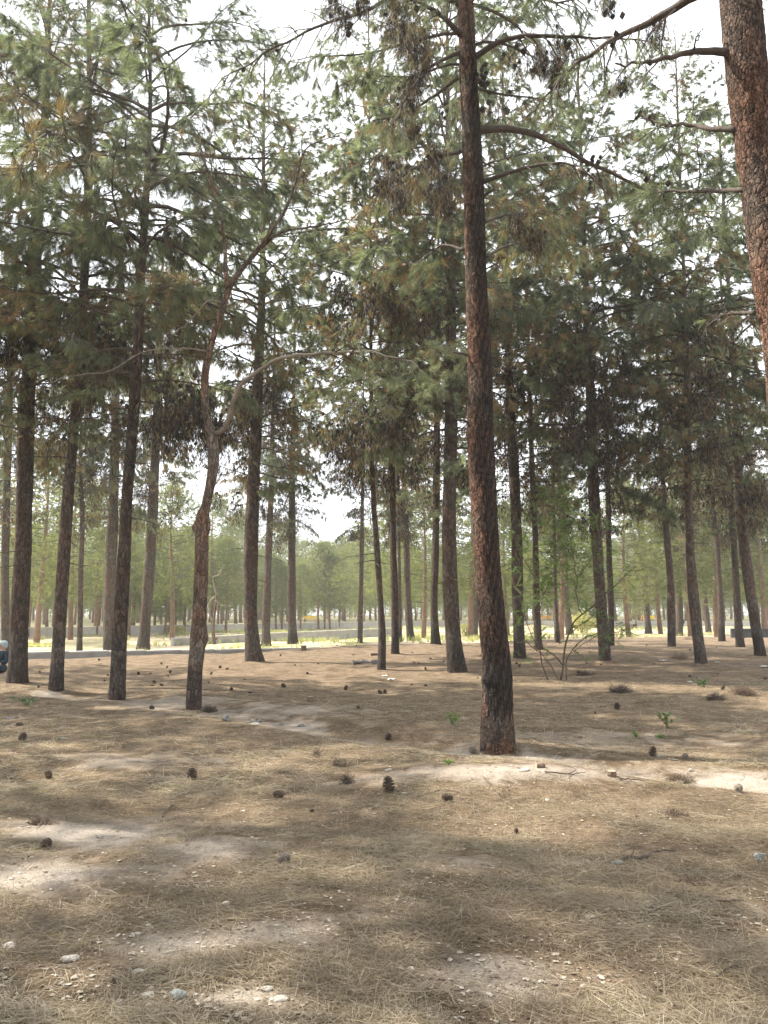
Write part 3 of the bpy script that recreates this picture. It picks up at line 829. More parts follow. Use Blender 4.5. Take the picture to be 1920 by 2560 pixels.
# --- main pine
rg = np.random.default_rng(77)
MAIN = [(1246, 1893, 90), (1243, 1790, 80), (1242, 1675, 75), (1230, 1548, 71), (1219, 1422, 68), (1210, 1253, 67), (1201, 1084, 66), (1200, 926, 62), (1190, 694, 57), (1184, 463, 52), (1173, 231, 46), (1163, 0, 42)]
mb_base = gh(1246, 1893); YM = float(mb_base[1]) + .12
P, r = line_from_px(MAIN, YM, 0, 13.5)
P = np.vstack([P[0] + [0.01, 0, -.15], P]); r = np.concatenate([[r[0] * 1.02], r]); r = r * .97
root = empty('pine_tree', tuple(P[1]), 0, 'big scorched pine with red and black plated bark in the middle foreground', 'pine tree', 'pines standing on the needle-strewn floor')
org = tuple(P[1])
mb = MB()
pts, rr = trunk_mesh(mb, P, r, 200, .009, rg, flare=.10, rough=.05, plates=(.048, .12, .0075), seed=3.3, foot=.3,
                     char=[(-.3, .8, .28, 0, None), (.62, 1.75, 1.0, -.95, 1.05), (1.4, 3.1, .97, -.6, .62), (2.6, 9.0, .93, -.55, .55), (3.3, 4.5, .85, -1.0, .6), (6.0, 7.3, .7, -1.2, .7)],
                     knob=[(1.02, -2.35, .035, .07), (3.9, -2.8, .02, .05)])
mb.build('trunk', M['bark_big'], root, origin=org, attr='char')
limbs = [
 ([(408, 560), (560, 560), (700, 600), (880, 700), (1050, 780), (1180, 850), (1300, 910), (1400, 915)], .052, 1.0, dict(dens=.5, start=.45, bare=.55, droop=.5, light=.5, cones=1.2)),
 ([(430, 785), (560, 740), (690, 710), (830, 715), (940, 800)], .030, -.8, dict(dens=.8, bare=.7, dead=.4, droop=.5, cones=1.5)),
 ([(395, 245), (500, 180), (620, 155), (800, 160), (1000, 165), (1180, 180)], .040, -1.0, dict(dens=1.0, bare=.55, dead=.2, droop=.9, cones=1.2)),
 ([(340, 160), (240, 60), (130, 0), (20, -50)], .042, -.9, dict(dens=1.1, bare=.25, dead=.2, droop=.5, cones=2)),
 ([(325, 225), (200, 290), (110, 400), (40, 540)], .028, -1.0, dict(dens=1.0, bare=.5, dead=.4, droop=.9, cones=2)),
 ([(320, 335), (180, 440), (60, 500), (-60, 520)], .026, .9, dict(dens=1.0, bare=.4, dead=.4, droop=.5, cones=2)),
 ([(330, 655), (200, 690), (80, 760), (-60, 860)], .028, -.7, dict(dens=1.1, bare=.3, dead=.5, droop=.6, cones=2)),
 ([(330, 20), (120, -60), (-60, 40), (-260, 105), (-440, 190), (-610, 290), (-700, 340)], .036, -.5, dict(dens=.9, start=.35, bare=.35, droop=.35, cones=1.5)),
 ([(395, -60), (560, -40), (760, 10), (900, -40)], .036, -1.2, dict(dens=1.3, bare=.2, droop=.5, cones=1)),
 ([(435, 960), (520, 930), (640, 920), (760, 900)], .022, 1.2, dict(dens=1.2, bare=.15, dead=.4, droop=.4, cones=1.5)),
 ([(440, 1110), (540, 1060), (700, 1040), (860, 1070)], .020, 1.5, dict(dens=1.5, bare=.1, dead=.3, droop=.4, cones=1)),
 ([(345, 1080), (250, 1060), (150, 1130), (0, 1150)], .018, 1.0, dict(dens=1.3, bare=.2, dead=.4, droop=.4, cones=1)),
]
for (q, r0, dy, kw) in limbs:
    kw.setdefault('gap', .09)
    limb(root, org, px_line([c5(*a) for a in q], YM, dy), r0, rg, M['limb'], twig_len=.42, per=24, nl=.12, nw=.0042, **kw)
# short broken stubs on the trunk
for (px, py, L, sx) in [(1165, 1060, .16, -1), (1170, 893, .25, -1), (1218, 490, .12, 1), (1160, 1000, .1, -1), (1235, 1235, .1, 1)]:
    p = at_depth(px + (12 if sx < 0 else -8), py, YM); e = p + np.array([sx * L, -.1, .03])
    mb = MB(); v, f = tube(np.array([p, (p + e) / 2 + [0, 0, .012], e]), [.02, .016, .012], 8); mb.add(v, f)
    mb.build('branch_stub', M['limb'], root, origin=org, attr='char')
for hz in (6.3, 6.9, 4.95, 5.4):
    pass
cm = MB(); crown(cm, pts, 8.0, 13.5, 2.7, 30, LIB_NEAR, rg, clumps=8)
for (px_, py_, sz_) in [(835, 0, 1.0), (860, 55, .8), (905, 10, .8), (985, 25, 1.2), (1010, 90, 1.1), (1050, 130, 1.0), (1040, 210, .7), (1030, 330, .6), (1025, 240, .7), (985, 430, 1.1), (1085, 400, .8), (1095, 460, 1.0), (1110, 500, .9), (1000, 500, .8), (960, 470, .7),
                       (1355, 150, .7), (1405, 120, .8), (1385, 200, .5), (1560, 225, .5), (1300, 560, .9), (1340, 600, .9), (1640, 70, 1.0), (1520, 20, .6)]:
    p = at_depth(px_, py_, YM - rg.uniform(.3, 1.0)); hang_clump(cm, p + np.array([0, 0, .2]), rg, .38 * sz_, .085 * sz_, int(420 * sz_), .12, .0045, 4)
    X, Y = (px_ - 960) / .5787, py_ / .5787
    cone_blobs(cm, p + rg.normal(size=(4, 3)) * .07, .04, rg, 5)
for (X, Y, s) in [(905, 695, .09), (895, 770, .10), (420, 300, .09), (435, 360, .09), (1170, 510, .05), (1115, 495, .05)]:
    p = at_depth(*c5(X, Y), YM + .4 if X > 500 else YM - .15)
    cone_blobs(cm, p + rg.normal(size=(7, 3)) * s * .5, .045, rg, 5)
cm.build('crown', SLOTS, root, smooth_=False, origin=org)

# --- near right-hand pine, foot outside the frame
rg = np.random.default_rng(91)
YR = 5.1
RB = [(2075, 2160, 118), (2050, 1900, 112), (2015, 1500, 110), (1985, 1100, 108), (1965, 868, 106), (1935, 694, 104), (1905, 463, 101), (1873, 231, 98), (1851, 0, 94)]
P, r = line_from_px(RB, YR, 0, 12.5)
P[0, 2] = tz(P[0, 0], P[0, 1]); P = np.vstack([P[0] + [0, 0, -.15], P]); r = np.concatenate([[r[0]], r])
root = empty('pine_tree', tuple(P[1]), 0, 'nearest thick red-barked pine slanting through the upper right corner', 'pine tree', 'pines standing on the needle-strewn floor')
org = tuple(P[1]); mb = MB()
pts, rr = trunk_mesh(mb, P, r, 190, .010, rg, flare=.10, rough=.05, plates=(.05, .12, .0065), seed=8.1, char=[(-.5, 1.2, .8, 0, None), (1.0, 9, .55, -.2, .6), (2.4, 3.2, .6, -1.6, .5), (4.1, 7.0, .35, -1.6, 1.3)])
mb.build('trunk', M['bark_big'], root, origin=org, attr='char')
for (q, r0, dy, kw) in [
 ([(1480, 225), (1350, 222), (1200, 255), (1100, 272), (1000, 285)], .030, -.3, dict(dens=.5, bare=.93, droop=.3, cones=.5)),
 ([(1520, 560), (1400, 555), (1330, 540), (1200, 535), (1110, 500)], .022, .6, dict(dens=1.0, bare=.4, droop=.3, cones=3)),
 ([(1600, 1352), (1520, 1352), (1440, 1358)], .016, .3, dict(dens=.5, bare=.9, droop=.2, cones=0)),
 ([(1470, -70), (1310, 0), (1180, 80), (1010, 160), (900, 230), (760, 340), (700, 460)], .040, 1.2, dict(dens=.9, start=.2, bare=.45, droop=.7, cones=1.5)),
 ([(1560, 820), (1400, 825), (1200, 825), (1130, 800)], .018, .9, dict(dens=1.3, bare=.2, droop=.3, cones=1)),
]:
    limb(root, org, px_line([c5(*a) for a in q], YR, dy), r0, rg, M['limb'], twig_len=.4, per=22, nl=.11, nw=.0036, gap=.08, **kw)
cm = MB(); crown(cm, pts, 6.6, 12.5, 2.4, 26, LIB_NEAR, rg, clumps=3, avoid=lambda a, h: False)
cm.build('crown', SLOTS, root, smooth_=False, origin=org)

# --- forked pine
rg = np.random.default_rng(33)
FP = [(485, 1781, 38), (488, 1675, 35), (497, 1582, 38), (498, 1548, 34), (503, 1422, 35), (506, 1300, 33), (515, 1261, 24), (533, 1169, 26), (531, 1105, 27), (518, 1050, 20), (512, 1000, 19), (514, 926, 18), (528, 860, 16), (545, 810, 16), (560, 760, 16), (573, 723, 15)]
base = gh(485, 1781); YF = float(base[1])
P, r = line_from_px(FP, YF, 0, None); P = np.vstack([P[0] + [0, 0, -.12], P]); r = np.concatenate([[r[0]], r])
root = empty('pine_tree', tuple(P[1]), 0, 'crooked forked pine with swollen knot and long bare arching branches', 'pine tree', 'pines standing on the needle-strewn floor')
org = tuple(P[1]); mb = MB()
pts, rr = trunk_mesh(mb, P, r, 72, .022, rg, flare=.08, rough=.10, char=[(-.5, .95, .85, 0, None), (1.0, 2.2, .35, .5, .4)], knob=[(2.98, PI, .06, .09), (3.0, 0, .03, .1), (1.25, 0, .03, .1)])
mb.build('trunk', M['bark_pale'], root, origin=org, attr='char')
for (q, r0, dy, mt, kw) in [
 ([(985, 1250), (975, 1170), (970, 1050), (950, 920), (935, 860), (900, 760), (880, 680), (865, 610), (860, 570)], .045, .3, 'bark_pale', dict(dens=.5, start=.4, bare=.85, cones=.2)),
 ([(935, 870), (905, 650), (920, 560)], .018, .2, 'bark_pale', dict(dens=.6, start=.3, bare=.7, cones=.6)),
 ([(985, 1250), (1030, 1180), (1110, 1085), (1170, 1000), (1250, 870), (1310, 670), (1370, 610), (1470, 590)], .055, -.4, 'bark_pale', dict(dens=.5, start=.4, bare=.85, cones=.2)),
 ([(1130, 1070), (1200, 1010), (1280, 990), (1380, 975), (1500, 950), (1600, 950)], .026, -.9, 'bark_pale', dict(dens=.8, start=.2, bare=.9, cones=.2)),
 ([(1170, 1000), (1150, 880), (1140, 780), (1142, 600)], .016, .5, 'bark_pale', dict(dens=.6, start=.3, bare=.7, cones=.2)),
 ([(975, 1310), (900, 1300), (860, 1340), (780, 1420), (700, 1450)], .016, -.6, 'twig_pale', dict(dens=.6, start=.3, bare=.92, cones=0)),
 ([(900, 1520), (800, 1505), (620, 1520), (480, 1600), (300, 1625), (215, 1655)], .014, -1.1, 'twig_pale', dict(dens=.8, start=.35, bare=.8, light=1.0, cones=0)),
 ([(940, 890), (850, 850), (760, 790), (640, 790)], .014, -.5, 'bark_pale', dict(dens=.9, start=.3, bare=.45, light=.8, cones=.2)),
 ([(930, 820), (1020, 795), (1140, 800)], .010, -.4, 'bark_pale', dict(dens=.8, start=.3, bare=.8, cones=.2)),
]:
    limb(root, org, px_line([c4(*a) for a in q], YF, dy), r0, rg, M[mt], twig_len=.34, per=22, nl=.11, nw=.0042, gap=.12, droop=.2, **kw)
arch = [(538, 1085), (561, 1072), (578, 1025), (584, 1000), (600, 965), (625, 943), (683, 903), (730, 890), (781, 885), (860, 880), (930, 880), (985, 895), (1040, 905)]
o = limb(root, org, px_line(arch, YF, -1.6), .044, rg, M['twig_pale'], r1=.010, n=40, leafy=True, dens=.9, start=.5, bare=.5, light=.9, droop=.3, cones=.3, gap=.11, twig_len=.30, per=26, nl=.13, nw=.005,
         label='long pale bare limb arching right to drooping needle tufts')
# needle tufts at the end of the arching limb
cm = MB()
tp = np.array([at_depth(x, y, YF - 1.5 + rg.uniform(-.4, .4)) for (x, y) in [(1060, 860), (1100, 850), (1130, 870), (1075, 900), (1110, 915), (1060, 935), (1130, 930), (860, 960), (885, 1000), (910, 985), (835, 990), (900, 945), (940, 1010), (960, 980), (990, 1010), (930, 950), (860, 1020), (1010, 960), (1090, 960), (1150, 890), (1050, 985)]])
for p in tp:
    n = 9; D = rg.normal(size=(n, 3)) * .6 + [0, 0, -.35]; D /= np.linalg.norm(D, axis=1)[:, None]
    Pn = p + rg.normal(size=(n, 3)) * .08
    prisms(cm, Pn, Pn + D * .14, .003, .002)
    needles(cm, Pn, D, np.full(n, .14), np.full(n, 2), rg, 30, .12, .0045, .7)
cm.build('tip_foliage', SLOTS, root, smooth_=False, origin=org)

# ------------------------------------------------------------------ pines of the same stand outside the frame, left and right of the path and behind the camera (they shade the floor)
def dup_tree(src, loc, rz, sc, label, group):
    c = src.copy(); C.objects.link(c); c.location = loc; c.rotation_euler = (0, 0, rz); c.scale = (sc, sc, sc)
    c['label'] = label; c['group'] = group
    for ch in list(src.children):
        k = ch.copy(); C.objects.link(k); k.parent = c
    return c


protos = [o for o in scene.objects if o.name.startswith('pine_tree') and o.type == 'EMPTY']
prot = {}
for o in protos: prot[o['label']] = o
near_src = [prot[TREES[1][6]], prot[TREES[2][6]], prot[TREES[5][6]]]
OFF = [(-6.6, 3.0), (-9.4, 8.2), (-7.6, -1.6), (-12.2, 14.5), (3.0, -4.5), (6.5, 1.5), (8.6, 10.5), (-15.5, 22), (-14.5, 3), (11.5, 15.5)]
OFFL = ['close left of the standpoint', 'far to the left beside the thick pine', 'behind and left of the standpoint', 'left of the seated person', 'behind and right of the standpoint', 'close right of the standpoint', 'right of the leafy weeds', 'left beyond the kerb wall corner', 'well left of the standpoint', 'right of the strongly leaning pine']
for i, (x, y) in enumerate(OFF):
    dup_tree(near_src[i % 3], (x, y, tz(x, y) - .03), 2.1 * i + 1, .95 + .03 * (i % 4), 'tall pine out of frame, ' + OFFL[i], 'pines around the photographed clearing')

# ------------------------------------------------------------------ far pines
def far_variant(seed, H, R_, dens):
    rg = np.random.default_rng(seed)
    tm = MB(); k = 7; zs = np.linspace(-.2, H * .93, k)
    ln = np.stack([.12 * np.sin(zs * .5 + seed) - .12 * math.sin(seed), .1 * np.sin(zs * .4 + 2 * seed), zs], 1)
    v, f = tube(ln, np.linspace(.16, .03, k), 8); tm.add(v, f)
    cm = MB()
    n = int(62 * dens)
    for i in range(n):
        u = (i + rg.random()) / n; h = H * (.24 + .74 * u ** .9)
        a = i * 2.4 + rg.normal(0, .4)
        Rr = R_ * (1 - max(0, (u - .35) / .65) ** 1.5 * .85) * (.7 + .5 * min(1, u / .25)) * rg.uniform(.7, 1.15)
        p0 = np.array([0, 0, h]); d = np.array([math.cos(a), math.sin(a), rg.uniform(-.05, .35) + .5 * u * u]); d /= np.linalg.norm(d)
        e = p0 + d * Rr + [0, 0, -.12 * Rr]
        prisms(cm, p0[None], e[None], .022, .006, 0)
        m = 26
        s = rg.uniform(.3, 1.05, m) ** .8
        P = p0 + (e - p0) * s[:, None] + rg.normal(size=(m, 3)) * (.17 + .13 * Rr * .5)
        D = d[None] * .6 + rg.normal(size=(m, 3)) * .6; D /= np.linalg.norm(D, axis=1)[:, None]
        needles(cm, P, D, np.full(m, .22), np.where(rg.random(m) < .35, 2, 1), rg, 9, .26, .035, .8)
    t_me = tm.mesh('trunk', [M['far_bark']]); c_me = cm.mesh('crown', [M['twig'], M['far_needle'], M['far_needle2']], False)
    return t_me, c_me


FV = [far_variant(i, H, R_, d) for i, (H, R_, d) in enumerate([(8.6, 2.1, 1), (9.6, 2.3, 1.1), (7.8, 1.9, 1), (8.8, 2.5, 1.15), (10.2, 2.2, 1.1), (7.0, 2.0, .9)])]


def far_tree(x, y, v, rz, sc, label, group):
    root = empty('pine_tree', (x, y, tz(x, y) - .05), rz, label, 'pine tree', group); root.scale = (sc, sc, sc * 1.0)
    for nm, me in zip(('trunk', 'crown'), FV[v % 6]):
        o = bpy.data.objects.new(nm, me); C.objects.link(o); o.parent = root


rg = np.random.default_rng(404)
# trees traced in the sunken ground in front of the far wall
for i, (px, py, v, sc, lab) in enumerate([
        (690, 1577, 0, .9, 'left one of a close pair of small pines behind the lone straight pine'),
        (703, 1576, 2, .9, 'right one of a close pair of small pines behind the lone straight pine'),
        (749, 1571, 5, 1.0, 'small pine just left of the yellow bench in the sunken ground'),
        (795, 1568, 1, 1.0, 'small pine immediately right of the yellow bench'),
        (812, 1569, 4, .95, 'small pine second right of the yellow bench'),
        (823, 1569, 3, .95, 'small reddish pine third right of the yellow bench'),
        (847, 1565, 0, 1.0, 'small dark pine fourth right of the yellow bench'),
        (412, 1588, 3, .85, 'leaning small pine with grassy foot seen left of the forked pine'),
        (423, 1586, 5, .8, 'thin dark small pine with grassy foot seen left of the forked pine'),
        (462, 1583, 4, .95, 'small red-trunked pine just left of the forked pine'),
        (566, 1582, 1, .9, 'small pine right of the crooked dead tree in the sunken ground'),
        (325, 1592, 2, .9, 'small pine behind the right-leaning kerb pine'),
        (70, 1586, 3, .95, 'small pine seen right of the thick straight pine'),
        (117, 1568, 0, 1.0, 'small pine seen just left of the second close trunk'),
        (1440, 1572, 3, .8, 'small pine behind the sapling in front of the far wall'),
        (1085, 1560, 4, .8, 'small bushy pine between the two flared pines'),
        (1252, 1566, 2, .9, 'small pine right of the big scorched trunk at the far wall'),
        (1750, 1572, 1, .9, 'small pine seen right of the burled pine'),
        (1590, 1566, 5, .9, 'small low-branched pine beside the far yellow bench'),
        (909, 1558, 2, .9, 'small pine directly behind the thin dark pole pine')]):
    q = gh(px, py)
    if q[1] > 104: q = at_depth(px, py, 100)
    far_tree(float(q[0]), float(q[1]), v, rg.uniform(0, 6), sc, lab, 'small pines in the sunken ground')
for (px, dd, v, sc, lab) in [(100, 50, 4, 1.25, 'dark green low-crowned pine glimpsed between the thick left pine and its neighbour'), (175, 58, 1, 1.3, 'green pine behind the very thin wavy kerb pine'),
        (240, 66, 3, 1.3, 'full-crowned pine beyond the sunken ground left of the dark-footed pine'), (-20, 55, 0, 1.3, 'full-crowned pine beyond the kerb at the far left edge'), (330, 72, 2, 1.35, 'green pine beyond the middle wall behind the right-leaning kerb pine'),
        (430, 60, 1, 1.2, 'loose-crowned pine whose branches fill the gap left of the forked pine'), (530, 74, 4, 1.25, 'pine behind the crooked dead tree'), (590, 84, 3, 1.25, 'pine left of the thick upright pine beyond the middle wall'),
        (905, 84, 0, 1.3, 'pine behind the thin pole pine beyond the middle wall'), (985, 70, 1, 1.35, 'pine behind the dark upright pine beyond the sand mound'), (1060, 62, 3, 1.3, 'bushy pine between the reddish slim pine and the curved pine'),
        (1180, 60, 4, 1.35, 'bushy pine hidden behind the big scorched trunk'), (1270, 66, 2, 1.4, 'green pine right of the big scorched trunk beyond the sand'), (1345, 74, 1, 1.4, 'green pine behind the slim double-footed pine'),
        (1400, 56, 5, 1.5, 'dark pine behind the leafy sapling beyond the sand'), (1570, 62, 3, 1.35, 'spreading low pine between the shaggy pine and the lone skyline pine'), (1650, 70, 0, 1.4, 'pine left of the overlapping pair beyond the sand'),
        (1720, 60, 4, 1.35, 'pine behind the thin dark pole right of the overlapping pair'), (1790, 64, 1, 1.4, 'pine beyond the left end of the dark wall'), (1840, 72, 3, 1.4, 'pine beyond the dark wall behind the upright dark pine'),
        (1905, 60, 2, 1.5, 'pine beyond the dark wall at the right edge'), (1940, 78, 0, 1.4, 'pine beyond the dark wall just outside the right edge')]:
    q = at_depth(px, 1540, dd); far_tree(float(q[0]), dd, v, rg.uniform(0, 6), sc, lab, 'pines between the two walls')
SECT = [(0, 'left of the thick left-hand pine'), (60, 'between the thick left pine and its brown neighbour'), (150, 'behind the thin wavy kerb pine'), (300, 'between the dark-footed pine and the forked pine'),
        (490, 'between the forked pine and the thick upright pine'), (640, 'between the thick upright pine and the lone straight pine'), (735, 'just right of the lone straight pine'), (900, 'between the thin pole and the dark upright pine'),
        (1000, 'left of the wide black-footed pine'), (1140, 'just left of the big scorched trunk'), (1250, 'between the big trunk and the leafy sapling'), (1410, 'between the sapling and the shaggy pine'), (1520, 'between the shaggy pine and the paired trunks'),
        (1700, 'between the paired trunks and the knotted pine'), (1760, 'around the dark wall pines'), (1880, 'beside the strongly leaning pine')]


def sector(px):
    r_ = SECT[0][1]
    for a_, t_ in SECT:
        if px >= a_: r_ = t_
    return r_


GF = 'pines of the far plantation beyond the low walls'
cnt = 0
for row in range(8):
    dist = 109 + row * 9.0
    half = dist * .56
    step = 5.2 + row * .42
    x = -half + rg.uniform(0, step)
    while x < half:
        xx = x + rg.normal(0, .8); yy = dist + rg.normal(0, 1.5)
        d2_, s2_ = seg_dist(np.array(xx), np.array(yy), FAR_WALL)
        if d2_ * s2_ > 2 or yy > 109:
            far_tree(xx, yy, int(rg.integers(6)), rg.uniform(0, 6), rg.uniform(1.05, 1.5) * (1 + .02 * row), ('front-row' if row == 0 else 'second-row' if row == 1 else 'deeper') + ' far pine ' + sector(960 + xx / yy * F), GF); cnt += 1
        x += step
# left part, where the far wall comes closer
for i in range(34):
    xx = rg.uniform(-62, -16); yy = rg.uniform(72, 108)
    d2_, s2_ = seg_dist(np.array(xx), np.array(yy), FAR_WALL)
    if d2_ * s2_ > 2: far_tree(xx, yy, int(rg.integers(6)), rg.uniform(0, 6), rg.uniform(.8, 1.05), 'pine close behind far wall ' + sector(960 + xx / yy * F), GF); cnt += 1
print('far trees', cnt)
# the wood behind that row reads as one mass
wm = MB(); rg = np.random.default_rng(9)
tv, tf, tm_, _ = None, None, None, None
for i in range(290):
    x = rg.uniform(-150, 150); y = rg.uniform(182, 270); z0 = tz(x, y); H = rg.uniform(9, 13)
    v, f = tube(np.array([[x, y, z0], [x + .2, y, z0 + H * .9]]), [.2, .08], 5, False); wm.add(v, f, 0)
    m = 260
    P = np.stack([rg.normal(0, 1.5, m), rg.normal(0, 1.5, m), H * rg.uniform(.02, 1, m)], 1); sc = np.sqrt(np.clip(1.15 - P[:, 2] / H, .05, 1))
    P[:, 0] *= sc; P[:, 1] *= sc; P += [x, y, z0]
    D = rg.normal(size=(m, 3)); D /= np.linalg.norm(D, axis=1)[:, None]
    needles(wm, P, D, np.full(m, .4), np.where(rg.random(m) < .4, 2, 1), rg, 4, .6, .16, .8)
tag(wm.build('distant_wood', [M['far_bark'], M['far_needle'], M['far_needle2']], None, False), 'hazy far wood behind the last pine rows', 'wood', kind='stuff')


for o_ in [o for o in scene.objects if o.get('category') == 'pine tree' and o.get('group') == 'pines standing on the needle-strewn floor']:
    BASES.append((o_.location.x, o_.location.y, .42))

# ------------------------------------------------------------------ ground
def axis_grid(lo, hi, fine0, growth, start=.0, smax=6.0):
    a = [start]; s = fine0
    while a[-1] < hi:
        a.append(a[-1] + s); s = min(s * growth, smax)
    b = [start]; s = fine0
    while b[-1] > lo:
        b.append(b[-1] - s); s = min(s * growth, smax)
    return np.array(sorted(set(b[1:] + a)))


gx = axis_grid(-260, 260, .045, 1.014)
gy = np.concatenate([np.linspace(-60, 2, 40)[:-1], axis_grid(2.0, 420, .04, 1.0085, 2.0)])
gy = np.unique(gy)
X, Y = np.meshgrid(gx, gy)
Z = terrain(X, Y)
nx, ny = len(gx), len(gy)
gm = bpy.data.meshes.new('ground')
gm.vertices.add(nx * ny); gm.vertices.foreach_set('co', np.stack([X, Y, Z], -1).astype(np.float32).ravel())
ii, jj = np.meshgrid(np.arange(nx - 1), np.arange(ny - 1)); a0 = (jj * nx + ii).ravel()
quads = np.stack([a0, a0 + 1, a0 + nx + 1, a0 + nx], -1).astype(np.int32)
gm.loops.add(len(quads) * 4); gm.loops.foreach_set('vertex_index', quads.ravel())
gm.polygons.add(len(quads)); gm.polygons.foreach_set('loop_start', np.arange(0, len(quads) * 4, 4, dtype=np.int32))
gm.polygons.foreach_set('use_smooth', np.ones(len(quads), bool))


def dust_mask(X, Y):
    d, _ = seg_dist(X, Y, FURROW)
    m = (.36 + .30 * smooth(-1.5, 3.0, X) + .28 * vnoise(X, Y, 1.9, 6.0) + .15 * vnoise(X, Y, 4.7, 2.0)) * np.exp(-((d - .1) / .5) ** 2)
    for (px, py, rx, ry, s) in [(250, 2080, .7, .45, .8), (120, 2190, .7, .4, .6), (520, 2120, .5, .35, .6), (430, 2360, .4, .2, .6), (700, 2330, .35, .2, .5),
                                (330, 1900, 1.0, .5, .45), (1130, 2160, .5, .3, .35), (1230, 2440, .4, .25, .55), (880, 2290, .4, .2, .3), (1250, 1925, 1.3, .35, .65),
                                (1500, 1850, 1.6, .8, .35), (640, 1780, 2.2, .9, .4), (450, 1760, 1.5, .8, .5), (1700, 2260, .6, .25, .3), (620, 2500, .35, .15, .5)]:
        q = gh(px, py)
        m = np.maximum(m, min(1.1, s * 1.3) * np.exp(-((X - q[0]) / rx) ** 2 - ((Y - q[1]) / ry) ** 2))
    return m


dm = dust_mask(X, Y)
d1, s1 = seg_dist(X, Y, NEAR_WALL); zb = smooth(0, .4, d1 * s1)
d2, s2 = seg_dist(X, Y, FAR_WALL); zf = smooth(0, .5, d2 * s2)
ca = gm.color_attributes.new('zone', 'FLOAT_COLOR', 'POINT')
ca.data.foreach_set('color', np.stack([dm, zb * (1 - zf * .6), zf * .95, np.ones_like(dm)], -1).astype(np.float32).ravel())
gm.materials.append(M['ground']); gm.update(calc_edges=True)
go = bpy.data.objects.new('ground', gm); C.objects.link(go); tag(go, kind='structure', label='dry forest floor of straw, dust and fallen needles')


# ------------------------------------------------------------------ low walls
def wall(line, h, thick, label, body, cap, cap_h=.05, block=1.2, over=.03, gap=.012, cat='wall'):
    """a straight or bent low wall of blocks under a coping, its parts: block courses and coping"""
    bm_ = MB(); cm_ = MB(); x0, y0 = line[0]
    for (ax, ay), (bx, by) in zip(line[:-1], line[1:]):
        L = math.hypot(bx - ax, by - ay); n = max(1, int(L / block)); ux, uy = (bx - ax) / L, (by - ay) / L; px_, py_ = -uy, ux
        for i in range(n):
            s0 = L * i / n + gap / 2; s1 = L * (i + 1) / n - gap / 2
            m = (s0 + s1) / 2; cx, cy = ax + ux * m, ay + uy * m
            zt = h(cx, cy); zb = min(tz(cx + px_ * .5, cy + py_ * .5), tz(cx - px_ * .5, cy - py_ * .5)) - .25
            for (mb_, g, z0_, z1_, t) in ((bm_, 0, zb, zt - cap_h, thick), (cm_, gap * .3, zt - cap_h + .001, zt, thick + 2 * over)):
                v, f = box(-(s1 - s0) / 2 + g, (s1 - s0) / 2 - g, -t / 2, t / 2, z0_, z1_)
                v = np.stack([cx + v[:, 0] * ux + v[:, 1] * px_, cy + v[:, 0] * uy + v[:, 1] * py_, v[:, 2]], 1)
                mb_.add(v, f)
    z = tz(x0, y0); root = empty('low_wall', (x0, y0, z), 0, label, cat)
    bm_.build('block_course', body, root, False, (x0, y0, z)); cm_.build('coping', cap, root, False, (x0, y0, z))
    return root


def lerp_h(p0, h0, p1, h1):
    def f(x, y):
        t = np.clip(((x - p0[0]) * (p1[0] - p0[0]) + (y - p0[1]) * (p1[1] - p0[1])) / ((p1[0] - p0[0]) ** 2 + (p1[1] - p0[1]) ** 2), 0, 1)
        return float(h0 + (h1 - h0) * t)
    return f


wall([(-26.0, 14.1), (-11.5, 26.2), (-5.3, 31.0), (.7, 37.0)], lerp_h((-11.5, 26.2), .26, (.7, 37), .02), .22, 'low concrete kerb wall edging the needle floor on the left, paler coping on top', M['conc'], M['cap'])
q0, q1 = at_depth(430, 1600, 48), at_depth(980, 1588, 62)
wall([(q0[0], 48), (at_depth(700, 1590, 55)[0], 55), (q1[0], 62)], lerp_h((q0[0], 48), .02, (q1[0], 62), .36), .25, 'middle grey block wall in the sunken sandy ground', M['conc'], M['cap'], block=.9)
wall([(-60, 46.5), (-27, 60.3), (-12, 84.3), (2, 104.3), (22, 106.3), (75, 106.3)], lambda x, y: .42, .3, 'long far low wall with pale coping in front of the green wood', M['conc'], M['cap'], block=2.0)
wall([(21.0, 49.2), (25.5, 48.2), (31, 47.6)], lambda x, y: .55, .35, 'short dark wall behind the right-hand pines', M['darkconc'], M['darkconc'], cap_h=.08)  # one dark concrete colour over both blocks and coping


# ------------------------------------------------------------------ benches
def bench(x, y, rz, paint, label):
    z = tz(x, y); root = empty('park_bench', (x, y, z), rz, label, 'bench', 'painted benches under the far pines')
    for nm, parts in (('seat', [(-.95, .95, -.24 + .125 * i, -.14 + .125 * i, .42, .45) for i in range(4)]),
                      ('backrest', [(-.95, .95, .27 + .02 * i, .30 + .02 * i, .52 + .14 * i, .64 + .14 * i) for i in range(3)])):
        mb = MB()
        for p in parts: v, f = box(*p); mb.add(v, f)
        mb.build(nm, paint, root, False)
    for sx in (-.72, .72):
        mb = MB()
        for p in ((sx - .03, sx + .03, -.22, -.16, 0, .418), (sx - .03, sx + .03, .20, .26, 0, .418), (sx - .03, sx + .03, -.21, .25, .36, .417)):
            v, f = box(*p); mb.add(v, f)
        v, f = tube(np.array([[sx, .23, .40], [sx, .25, .60], [sx, .262, .95]]), .026, 6); mb.add(v, f)
        mb.build('leg', M['metal'], root, False)


